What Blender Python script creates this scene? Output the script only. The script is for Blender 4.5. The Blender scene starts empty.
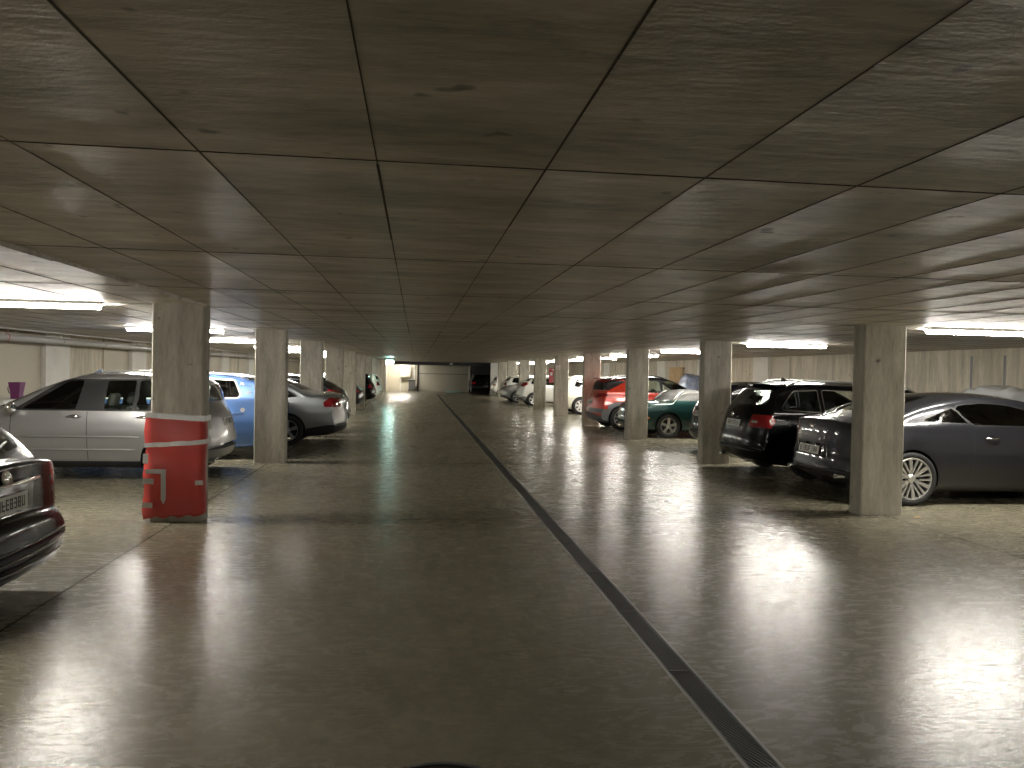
import bpy, bmesh, math, random
from mathutils import Vector, Matrix
random.seed(7)
scene = bpy.context.scene
COL = scene.collection
PI = math.pi

# ------------------------------------------------------------------ materials
def new_mat(name):
    m = bpy.data.materials.new(name); m.use_nodes = True
    nt = m.node_tree; nt.nodes.clear()
    out = nt.nodes.new('ShaderNodeOutputMaterial')
    return m, nt, out

def N(nt, typ, **kw):
    n = nt.nodes.new(typ)
    for k, v in kw.items():
        if k.startswith('_'): setattr(n, k[1:], v)
        else: n.inputs[k.replace('__', ' ')].default_value = v
    return n

def pbr(name, col, rough=.5, metal=0., coat=0., spec=.5, emis=None, estr=0., noise=0., nscale=20., bump=0., bscale=40.):
    m, nt, out = new_mat(name)
    b = nt.nodes.new('ShaderNodeBsdfPrincipled')
    b.inputs['Base Color'].default_value = (*col, 1)
    b.inputs['Roughness'].default_value = rough
    b.inputs['Metallic'].default_value = metal
    b.inputs['Coat Weight'].default_value = coat
    b.inputs['Coat Roughness'].default_value = .04
    b.inputs['Specular IOR Level'].default_value = spec
    if emis:
        b.inputs['Emission Color'].default_value = (*emis, 1); b.inputs['Emission Strength'].default_value = estr
    tc = nt.nodes.new('ShaderNodeTexCoord')
    if noise:
        n = N(nt, 'ShaderNodeTexNoise', Scale=nscale, Detail=5.)
        nt.links.new(tc.outputs['Object'], n.inputs['Vector'])
        mx = nt.nodes.new('ShaderNodeMix'); mx.data_type = 'RGBA'
        mx.inputs['A'].default_value = (*[c*(1-noise) for c in col], 1)
        mx.inputs['B'].default_value = (*[min(1, c*(1+noise)) for c in col], 1)
        nt.links.new(n.outputs['Fac'], mx.inputs['Factor'])
        nt.links.new(mx.outputs['Result'], b.inputs['Base Color'])
    if bump:
        n2 = N(nt, 'ShaderNodeTexNoise', Scale=bscale, Detail=4.)
        nt.links.new(tc.outputs['Object'], n2.inputs['Vector'])
        bp = N(nt, 'ShaderNodeBump', Strength=bump, Distance=.01)
        nt.links.new(n2.outputs['Fac'], bp.inputs['Height'])
        nt.links.new(bp.outputs['Normal'], b.inputs['Normal'])
    nt.links.new(b.outputs[0], out.inputs[0])
    return m

def ramp(nt, src, stops):
    r = nt.nodes.new('ShaderNodeValToRGB')
    e = r.color_ramp.elements
    while len(e) < len(stops): e.new(.5)
    for k, (p, c) in enumerate(stops):
        e[k].position = p; e[k].color = (*c, 1) if len(c) == 3 else c
    nt.links.new(src, r.inputs['Fac'])
    return r

def glass(name, tint, mixmin=.0):
    m, nt, out = new_mat(name)
    tr = N(nt, 'ShaderNodeBsdfTransparent'); tr.inputs['Color'].default_value = (*tint, 1)
    gl = N(nt, 'ShaderNodeBsdfGlossy', Roughness=.02)
    lw = N(nt, 'ShaderNodeFresnel', IOR=1.5)
    mx = nt.nodes.new('ShaderNodeMixShader')
    nt.links.new(lw.outputs[0], mx.inputs[0]); nt.links.new(tr.outputs[0], mx.inputs[1]); nt.links.new(gl.outputs[0], mx.inputs[2])
    nt.links.new(mx.outputs[0], out.inputs[0])
    return m

def concrete(name, dark, light, streak=(1, 1, 1), scale=1., bump=.25, rough=.75, pits=True, spec=.35, lo=.45, hi=.95):
    m, nt, out = new_mat(name)
    b = nt.nodes.new('ShaderNodeBsdfPrincipled')
    b.inputs['Roughness'].default_value = rough; b.inputs['Specular IOR Level'].default_value = spec
    tc = nt.nodes.new('ShaderNodeTexCoord')
    mp = nt.nodes.new('ShaderNodeMapping'); mp.inputs['Scale'].default_value = streak
    nt.links.new(tc.outputs['Object'], mp.inputs['Vector'])
    n1 = N(nt, 'ShaderNodeTexNoise', Scale=2.2*scale, Detail=9., Roughness=.62)
    n2 = N(nt, 'ShaderNodeTexNoise', Scale=14*scale, Detail=6., Roughness=.6)
    nt.links.new(mp.outputs[0], n1.inputs['Vector']); nt.links.new(mp.outputs[0], n2.inputs['Vector'])
    ad = nt.nodes.new('ShaderNodeMath'); ad.operation = 'MULTIPLY_ADD'
    nt.links.new(n2.outputs['Fac'], ad.inputs[0]); ad.inputs[1].default_value = .45
    nt.links.new(n1.outputs['Fac'], ad.inputs[2])
    r = ramp(nt, ad.outputs[0], [(lo, dark), (hi, light)])
    colsrc = r.outputs['Color']
    if pits:
        v = N(nt, 'ShaderNodeTexNoise', Scale=7., Detail=2., Roughness=.5)
        nt.links.new(tc.outputs['Object'], v.inputs['Vector'])
        rv = ramp(nt, v.outputs['Fac'], [(.24, (.25, .25, .25)), (.30, (1, 1, 1))])
        mx = nt.nodes.new('ShaderNodeMix'); mx.data_type = 'RGBA'; mx.blend_type = 'MULTIPLY'; mx.inputs['Factor'].default_value = .8
        nt.links.new(colsrc, mx.inputs['A']); nt.links.new(rv.outputs['Color'], mx.inputs['B'])
        colsrc = mx.outputs['Result']
    nt.links.new(colsrc, b.inputs['Base Color'])
    bp = N(nt, 'ShaderNodeBump', Strength=bump, Distance=.02)
    nt.links.new(ad.outputs[0], bp.inputs['Height'])
    nt.links.new(bp.outputs['Normal'], b.inputs['Normal'])
    nt.links.new(b.outputs[0], out.inputs[0])
    return m

def floor_mat():
    m, nt, out = new_mat('polished_concrete_floor')
    b = nt.nodes.new('ShaderNodeBsdfPrincipled')
    tc = nt.nodes.new('ShaderNodeTexCoord')
    n1 = N(nt, 'ShaderNodeTexNoise', Scale=.55, Detail=6., Roughness=.6)
    n2 = N(nt, 'ShaderNodeTexNoise', Scale=5., Detail=8., Roughness=.65, Distortion=1.2)
    for n in (n1, n2): nt.links.new(tc.outputs['Object'], n.inputs['Vector'])
    mixv = nt.nodes.new('ShaderNodeMath'); mixv.operation = 'MULTIPLY_ADD'
    nt.links.new(n2.outputs['Fac'], mixv.inputs[0]); mixv.inputs[1].default_value = .5; nt.links.new(n1.outputs['Fac'], mixv.inputs[2])
    r = ramp(nt, mixv.outputs[0], [(.45, FLOOR_D), (.72, FLOOR_M), (1., FLOOR_L)])
    nt.links.new(r.outputs['Color'], b.inputs['Base Color'])
    # trowel swirls: stretched, distorted noise drives roughness and a shallow relief
    mp = nt.nodes.new('ShaderNodeMapping'); mp.inputs['Scale'].default_value = (1.3, 3.6, 1); mp.inputs['Rotation'].default_value = (0, 0, .25)
    nt.links.new(tc.outputs['Object'], mp.inputs['Vector'])
    n3 = N(nt, 'ShaderNodeTexNoise', Scale=1.9, Detail=12., Roughness=.68, Distortion=3.2)
    nt.links.new(mp.outputs[0], n3.inputs['Vector'])
    rr = nt.nodes.new('ShaderNodeMapRange')
    nt.links.new(n3.outputs['Fac'], rr.inputs['Value'])
    rr.inputs['From Min'].default_value = .3; rr.inputs['From Max'].default_value = .7
    rr.inputs['To Min'].default_value = FLOOR_R0; rr.inputs['To Max'].default_value = FLOOR_R1
    nt.links.new(rr.outputs[0], b.inputs['Roughness'])
    n4 = N(nt, 'ShaderNodeTexNoise', Scale=5.5, Detail=5., Roughness=.6, Distortion=3.)
    nt.links.new(mp.outputs[0], n4.inputs['Vector'])
    bp = N(nt, 'ShaderNodeBump', Strength=FLOOR_BUMP, Distance=.01)
    nt.links.new(n4.outputs['Fac'], bp.inputs['Height'])
    nt.links.new(bp.outputs['Normal'], b.inputs['Normal'])
    b.inputs['Specular IOR Level'].default_value = .5
    nt.links.new(b.outputs[0], out.inputs[0])
    return m
FLOOR_D, FLOOR_M, FLOOR_L = (.14, .126, .087), (.182, .166, .118), (.234, .214, .157)
FLOOR_R0, FLOOR_R1, FLOOR_BUMP = .20, .33, .10

M = {}
M['floor'] = floor_mat()
M['ceiling'] = concrete('ceiling_concrete', (.31, .275, .222), (.68, .615, .52), streak=(.45, 1.5, 1), scale=.8, bump=.8, rough=.45, spec=.5, lo=.56, hi=.9)
M['wall'] = concrete('board_marked_concrete', (.40, .365, .29), (.74, .68, .56), streak=(3, 3, .35), scale=1.2, bump=.3, rough=.8, lo=.52, hi=.92)
M['pillar'] = concrete('pillar_concrete', (.32, .302, .252), (.57, .54, .465), streak=(2.6, 2.6, .5), scale=1.3, bump=.2, rough=.7, lo=.52, hi=.92)
M['white_wall'] = concrete('whitewashed_concrete', (.72, .71, .66), (.85, .84, .8), scale=1., bump=.1, pits=False)
M['beige'] = pbr('beige_board', (.5, .45, .35), .6, noise=.06)
M['seam'] = pbr('formwork_seam', (.085, .075, .06), .9, spec=.1, noise=.4, nscale=6)
M['joint'] = pbr('dark_joint', (.012, .011, .009), .95, spec=.05)
M['tube'] = pbr('glowing_tube', (1, 1, 1), .4, emis=(1., .955, .86), estr=40.)
M['lamp_white'] = pbr('lamp_housing', (.75, .74, .7), .4)
M['pipe'] = pbr('grey_pipe', (.5, .49, .47), .35, noise=.06)
M['galv'] = pbr('galvanised_steel', (.30, .29, .27), .36, metal=.85, noise=.15, nscale=60)
M['grate'] = pbr('dark_steel_grate', (.085, .082, .078), .36, metal=.75)
M['tray'] = pbr('drain_tray', (.004, .004, .004), .9, spec=.1)
M['black'] = pbr('black_plastic', (.012, .012, .013), .45)
M['blackgloss'] = pbr('gloss_black', (.006, .006, .007), .08, coat=1.)
M['rubber'] = pbr('tyre_rubber', (.02, .02, .021), .75, bump=.1)
M['chrome'] = pbr('chrome', (.8, .8, .8), .12, metal=1.)
M['alloy'] = pbr('silver_alloy', (.72, .72, .71), .28, metal=.85)
M['alloywhite'] = pbr('pale_wheel_cover', (.75, .75, .73), .35, metal=.3)
M['darkmetal'] = pbr('dark_metal', (.05, .05, .05), .5, metal=.7)
M['lining'] = pbr('cabin_lining', (.09, .09, .09), .8)
M['seat'] = pbr('seat_cloth', (.045, .045, .05), .9, noise=.3)
M['seatgrey'] = pbr('grey_seat_cloth', (.32, .32, .32), .9, noise=.3)
M['glass'] = glass('tinted_glass', (.80, .86, .81))
M['glassdark'] = glass('dark_glass', (.14, .155, .15))
M['redlamp'] = pbr('red_lens', (.26, .008, .012), .08, coat=1.)
M['clearlamp'] = pbr('clear_lens', (.7, .7, .7), .06, metal=.6, coat=1.)
M['orange'] = pbr('amber_lens', (.9, .3, .03), .12, coat=1.)
M['plate'] = pbr('plate_white', (.62, .62, .58), .4)
M['plateink'] = pbr('plate_ink', (.04, .04, .045), .5)
M['redpad'] = pbr('red_foam_cover', (.50, .055, .045), .5, noise=.12, nscale=9)
M['tape'] = pbr('silver_duct_tape', (.52, .52, .51), .33, metal=.4, bump=.5, bscale=70)
M['purple'] = pbr('purple_plastic', (.17, .03, .13), .4)
M['wood'] = pbr('pale_wood', (.55, .38, .2), .7, noise=.25, nscale=9)
M['plasticwrap'] = pbr('clear_sheeting', (.72, .74, .76), .25, coat=.6, bump=.6, bscale=14)
M['bluebag'] = pbr('blue_white_sheeting', (.35, .42, .6), .3, noise=.6, nscale=9, bump=.6, bscale=12)
M['redsign'] = pbr('red_sign', (.5, .05, .07), .4)
M['signwhite'] = pbr('sign_white', (.85, .8, .78), .5)
M['exit'] = pbr('lit_exit_sign', (.5, 1, .9), .4, emis=(.35, 1., .85), estr=7.)
M['exitwhite'] = pbr('lit_exit_white', (1, 1, 1), .4, emis=(.85, 1., .95), estr=12.)
M['door'] = pbr('painted_steel_door', (.5, .46, .36), .45, noise=.08)
M['gate'] = pbr('dark_gate', (.035, .036, .04), .55)
M['shutter'] = pbr('roller_shutter', (.42, .4, .33), .5)
M['tealbar'] = pbr('pale_teal', (.35, .55, .55), .25)
M['fabricgrey'] = pbr('grey_hood_canvas', (.10, .099, .095), .85, noise=.12, nscale=14)
M['clad'] = pbr('grey_cladding', (.16, .165, .17), .5)

def paint(name, col, metal=.6, rough=.32, coat=1., spec=.5):
    return pbr(name, col, rough, metal=metal, coat=coat, spec=spec)
P = {}
P['black'] = paint('black_paint', (.003, .003, .0035), 0, .22, .32, .08)
P['coupe'] = paint('graphite_paint', (.017, .018, .024), .4, .34)
P['silver'] = paint('silver_paint', (.34, .34, .345), .7, .36)
P['silver2'] = paint('cool_silver_paint', (.34, .36, .37), .7, .36)
P['blue'] = paint('mid_blue_paint', (.10, .21, .50), .25, .35)
P['green'] = paint('dark_green_paint', (.008, .045, .042), .4, .3)
P['red'] = paint('orange_red_paint', (.62, .04, .016), .1, .3)
P['white'] = paint('white_paint', (.74, .74, .68), 0, .35)
P['cream'] = paint('ivory_paint', (.72, .72, .6), 0, .35)
P['grey'] = paint('grey_paint', (.27, .28, .28), .6, .35)
P['charcoal'] = paint('charcoal_paint', (.016, .016, .018), .3, .3, .8, .2)

# ------------------------------------------------------------------ helpers
def link(o, parent=None):
    COL.objects.link(o)
    if parent is not None: o.parent = parent
    return o

def tag(o, label=None, cat=None, group=None, kind=None):
    if label: o['label'] = label
    if cat: o['category'] = cat
    if group: o['group'] = group
    if kind: o['kind'] = kind
    return o

def obj(name, bm, mat, parent=None, smooth=False, loc=None, rot=None):
    me = bpy.data.meshes.new(name)
    if smooth:
        for f in bm.faces: f.smooth = True
    bm.normal_update()
    bm.to_mesh(me); bm.free()
    for m in (mat if isinstance(mat, (list, tuple)) else [mat]): me.materials.append(m)
    o = bpy.data.objects.new(name, me); link(o, parent)
    if loc is not None: o.location = loc
    if rot is not None: o.rotation_euler = rot
    return o

def empty(name, loc=(0, 0, 0), rz=0.):
    o = bpy.data.objects.new(name, None); o.empty_display_size = .2
    link(o); o.location = loc; o.rotation_euler = (0, 0, rz)
    return o

def box(bm, x0, x1, y0, y1, z0, z1, bevel=0., seg=2, mat=0):
    v = [bm.verts.new(p) for p in [(x0,y0,z0),(x1,y0,z0),(x1,y1,z0),(x0,y1,z0),(x0,y0,z1),(x1,y0,z1),(x1,y1,z1),(x0,y1,z1)]]
    fs = [bm.faces.new([v[i] for i in q]) for q in ((3,2,1,0),(4,5,6,7),(0,1,5,4),(1,2,6,5),(2,3,7,6),(3,0,4,7))]
    for f in fs: f.material_index = mat
    if bevel:
        es = list({e for f in fs for e in f.edges})
        bmesh.ops.bevel(bm, geom=es, offset=bevel, segments=seg, affect='EDGES', profile=.5)
    return v

def boxobj(name, b, mat, parent=None, bevel=0., smooth=False, loc=None, rot=None):
    bm = bmesh.new(); box(bm, *b, bevel=bevel)
    return obj(name, bm, mat, parent, smooth, loc, rot)

def tube(bm, pts, r, n=10, cap=True):
    pts = [Vector(p) for p in pts]; rings = []
    up = Vector((0, 0, 1))
    for i, p in enumerate(pts):
        d = (pts[min(i+1, len(pts)-1)] - pts[max(i-1, 0)]).normalized()
        a = d.cross(up)
        if a.length < 1e-3: a = d.cross(Vector((1, 0, 0)))
        a.normalize(); b2 = a.cross(d).normalized()
        rr = r[i] if isinstance(r, (list, tuple)) else r
        rings.append([bm.verts.new(p + rr*(math.cos(2*PI*k/n)*a + math.sin(2*PI*k/n)*b2)) for k in range(n)])
    for a, b2 in zip(rings, rings[1:]):
        for k in range(n):
            bm.faces.new((a[k], a[(k+1) % n], b2[(k+1) % n], b2[k]))
    if cap:
        bm.faces.new(rings[0][::-1]); bm.faces.new(rings[-1])

def lathe_y(bm, prof, n=36, cx=0, cz=0, closed=False):
    rings = []
    for (r, y) in prof:
        rings.append([bm.verts.new((cx + r*math.cos(2*PI*k/n), y, cz + r*math.sin(2*PI*k/n))) for k in range(n)])
    pr = list(zip(rings, rings[1:])) + ([(rings[-1], rings[0])] if closed else [])
    for a, b in pr:
        for k in range(n):
            bm.faces.new((a[k], a[(k+1) % n], b[(k+1) % n], b[k]))
    return rings

def lathe_z(bm, prof, n=24, c=(0, 0, 0)):
    rings = [[bm.verts.new((c[0]+r*math.cos(2*PI*k/n), c[1]+r*math.sin(2*PI*k/n), c[2]+z)) for k in range(n)] for r, z in prof]
    for a, b in zip(rings, rings[1:]):
        for k in range(n): bm.faces.new((a[k], a[(k+1) % n], b[(k+1) % n], b[k]))
    bm.faces.new(rings[0][::-1]); bm.faces.new(rings[-1])

def interp(tab, x):
    if x <= tab[0][0]: return tab[0][1]
    for (a, va), (b, vb) in zip(tab, tab[1:]):
        if x <= b:
            t = (x-a)/(b-a); t = t*t*(3-2*t)*.5 + t*.5
            return va + (vb-va)*t
    return tab[-1][1]

def sstep(a, b, x):
    t = max(0., min(1., (x-a)/(b-a))); return t*t*(3-2*t)

def spline(pts, n):
    """monotone-ish Catmull-Rom through (x,z) points; a third entry 's' makes a corner"""
    P2 = [Vector((p[0], p[1])) for p in pts]; sharp = [len(p) > 2 for p in pts]
    out = []
    segl = [(P2[i+1]-P2[i]).length for i in range(len(P2)-1)]
    tot = sum(segl)
    for i in range(len(P2)-1):
        k = max(2, int(round(n*segl[i]/tot)) + 1)
        a, b = P2[i], P2[i+1]
        def tan(j):
            if sharp[j] or j == 0 or j == len(P2)-1: return None
            d0, d1 = P2[j]-P2[j-1], P2[j+1]-P2[j]
            l0, l1 = d0.length, d1.length
            return ((d0/l0)*l1 + (d1/l1)*l0)/(l0+l1)
        ta, tb = tan(i), tan(i+1)
        d = (b-a)
        ta = d.normalized() if ta is None else ta
        tb = d.normalized() if tb is None else tb
        L = d.length
        for s in range(k):
            t = s/k
            h00, h10, h01, h11 = 2*t**3-3*t*t+1, t**3-2*t*t+t, -2*t**3+3*t*t, t**3-t*t
            out.append(h00*a + h10*L*ta + h01*b + h11*L*tb)
    out.append(P2[-1])
    return out

# ------------------------------------------------------------------ car builder
def clip(bm, faces, poly, proj, L):
    """cut `faces` along a convex polygon given in two axes; returns the faces inside it"""
    a, b = proj
    area = sum(poly[i][0]*poly[(i+1) % len(poly)][1] - poly[(i+1) % len(poly)][0]*poly[i][1] for i in range(len(poly)))
    if area < 0: poly = poly[::-1]
    pa = [p[0] for p in poly]; pb = [p[1] for p in poly]
    lo, hi = (min(pa), min(pb)), (max(pa), max(pb))
    cur = []
    for f in faces:
        va = [v.co[a] for v in f.verts]; vb = [v.co[b] for v in f.verts]
        if max(va) > lo[0] and min(va) < hi[0] and max(vb) > lo[1] and min(vb) < hi[1]: cur.append(f)
    for i in range(len(poly)):
        if not cur: return []
        p, q = poly[i], poly[(i+1) % len(poly)]
        dx, dy = q[0]-p[0], q[1]-p[1]
        ln = math.hypot(dx, dy)
        if ln < 1e-6: continue
        no = [0, 0, 0]; no[a] = dy/ln; no[b] = -dx/ln
        co = [0, 0, 0]; co[a] = p[0]; co[b] = p[1]
        no, co = Vector(no), Vector(co)
        geom = list({v for f in cur for v in f.verts}) + list({e for f in cur for e in f.edges}) + cur
        res = bmesh.ops.bisect_plane(bm, geom=geom, dist=1e-5, plane_co=co, plane_no=no)
        fs = [g for g in res['geom'] if isinstance(g, bmesh.types.BMFace)]
        cur = []
        for f in fs:
            if not f.is_valid: continue
            c = Vector((0, 0, 0))
            for v in f.verts: c += v.co
            if ((c/len(f.verts)) - co).dot(no) < 1e-6: cur.append(f)
    return cur

def offset_poly(poly, d):
    c = Vector((sum(p[0] for p in poly)/len(poly), sum(p[1] for p in poly)/len(poly)))
    area = sum(poly[i][0]*poly[(i+1) % len(poly)][1] - poly[(i+1) % len(poly)][0]*poly[i][1] for i in range(len(poly)))
    if area < 0: poly = poly[::-1]
    n = len(poly); out = []
    for i in range(n):
        p0, p1, p2 = Vector(poly[i-1][:2]), Vector(poly[i][:2]), Vector(poly[(i+1) % n][:2])
        e0, e1 = (p1-p0).normalized(), (p2-p1).normalized()
        n0, n1 = Vector((e0.y, -e0.x)), Vector((e1.y, -e1.x))
        m = (n0+n1); m = m/max(.35, m.dot(n0))
        out.append((p1.x+m.x*d, p1.y+m.y*d))
    return out

def round_poly(poly, r, k=3):
    out = []; n = len(poly)
    for i in range(n):
        p0, p1, p2 = Vector(poly[i-1]), Vector(poly[i]), Vector(poly[(i+1) % n])
        a = p1 + (p0-p1).normalized()*min(r, (p0-p1).length*.45)
        b = p1 + (p2-p1).normalized()*min(r, (p2-p1).length*.45)
        for s in range(k+1):
            t = s/k
            q = a*(1-t)**2 + p1*2*t*(1-t) + b*t*t
            out.append((q.x, q.y))
    return out

def make_wheel(root, xw, y, rw, side, style, tw=.2, detail=True):
    n = 40 if detail else 24
    bm = bmesh.new()
    rr = style.get('rim', .68)*rw
    o = side*.5*tw
    prof = [(rr*.98, .5*tw*.8), (rr*1.02, .5*tw*.98), (rw*.93, .5*tw), (rw*.985, .5*tw*.86), (rw, .5*tw*.6), (rw, 0),
            (rw, -.5*tw*.6), (rw*.985, -.5*tw*.86), (rw*.93, -.5*tw), (rr*1.02, -.5*tw*.98), (rr*.98, -.5*tw*.8)]
    lathe_y(bm, prof, n, closed=True)
    bmesh.ops.recalc_face_normals(bm, faces=bm.faces)
    w = obj('wheel', bm, M['rubber'], root, True, (xw, y, rw))
    # rim: lip ring, barrel and spokes, outward is `side`
    bm = bmesh.new()
    S = side
    yo = S*.5*tw
    lathe_y(bm, [(rr*1.01, yo*.93), (rr*.985, yo*1.0), (rr*.93, yo*.98), (rr*.9, yo*.8), (rr*.9, -yo*.7)], n)
    ns = style['n']; wd = style.get('w', .04); dish = style.get('dish', .25)
    for k in range(ns):
        ang = 2*PI*k/ns + style.get('ph', .3)
        pair = style.get('pair', 0)
        subs = [0] if not pair or (pair == 2 and k % 2) else [-1, 1]
        for sb in subs:
            w0 = wd*(.55 if len(subs) == 2 else 1.)
            off = sb*wd*.75
            r0, r1 = rr*.16, rr*.95
            pts = []
            for (rad, ww, yy) in ((r0, w0*style.get('wi', 1.), yo*(1-dish)), ((r0+r1)/2, w0*.9, yo*(1-dish*.45)), (r1, w0*style.get('wo', 1.15), yo*.95)):
                of = off*(rad/r1*.5+.5)
                pts.append([(rad, of-ww/2, yy), (rad, of+ww/2, yy), (rad, of+ww*.4, yy-S*.03), (rad, of-ww*.4, yy-S*.03)])
            ca, sa = math.cos(ang), math.sin(ang)
            rings = [[bm.verts.new((r*ca - t*sa, yy, r*sa + t*ca)) for (r, t, yy) in ring] for ring in pts]
            for A, B in zip(rings, rings[1:]):
                for q in range(4): bm.faces.new((A[q], A[(q+1) % 4], B[(q+1) % 4], B[q]))
            bm.faces.new(rings[0]); bm.faces.new(rings[-1][::-1])
    bmesh.ops.recalc_face_normals(bm, faces=bm.faces)
    rim = obj('rim', bm, style.get('mat', M['alloy']), w)
    bm = bmesh.new()
    lathe_y(bm, [(.001, yo*(1-dish)+S*.016), (rr*.10, yo*(1-dish)+S*.014), (rr*.21, yo*(1-dish)+S*.004), (rr*.23, yo*(1-dish)-S*.03)], 20)
    bmesh.ops.recalc_face_normals(bm, faces=bm.faces)
    obj('hub_cap', bm, style.get('hub', style.get('mat', M['alloy'])), w, True)
    bm = bmesh.new()                       # brake disc behind the spokes
    lathe_y(bm, [(.001, -S*.01), (rr*.72, -S*.01), (rr*.72, -S*.03), (.001, -S*.03)], 24)
    bmesh.ops.recalc_face_normals(bm, faces=bm.faces)
    obj('brake_disc', bm, M['darkmetal'], w)
    return w

def make_seat(root, x, y, z, mat, sc=1.):
    bm = bmesh.new()
    box(bm, x-.05, x+.48, y-.24, y+.24, z, z+.16, .05)
    v0 = len(bm.verts)
    bm.verts.ensure_lookup_table()
    b2 = bmesh.new(); box(b2, -.07, .07, -.23, .23, 0, .56, .05); box(b2, -.05, .05, -.13, .13, .60, .78, .04)
    for s in (-.06, .06): tube(b2, [(0, s, .52), (0, s, .66)], .008, 6)
    bmesh.ops.rotate(b2, verts=b2.verts, cent=(0, 0, 0), matrix=Matrix.Rotation(-.28, 3, 'Y'))
    bmesh.ops.translate(b2, verts=b2.verts, vec=(x-.02, y, z+.12))
    me = bpy.data.meshes.new('tmp'); b2.to_mesh(me); b2.free(); bm.from_mesh(me); bpy.data.meshes.remove(me)
    return obj('seat', bm, mat, root, False)

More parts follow.
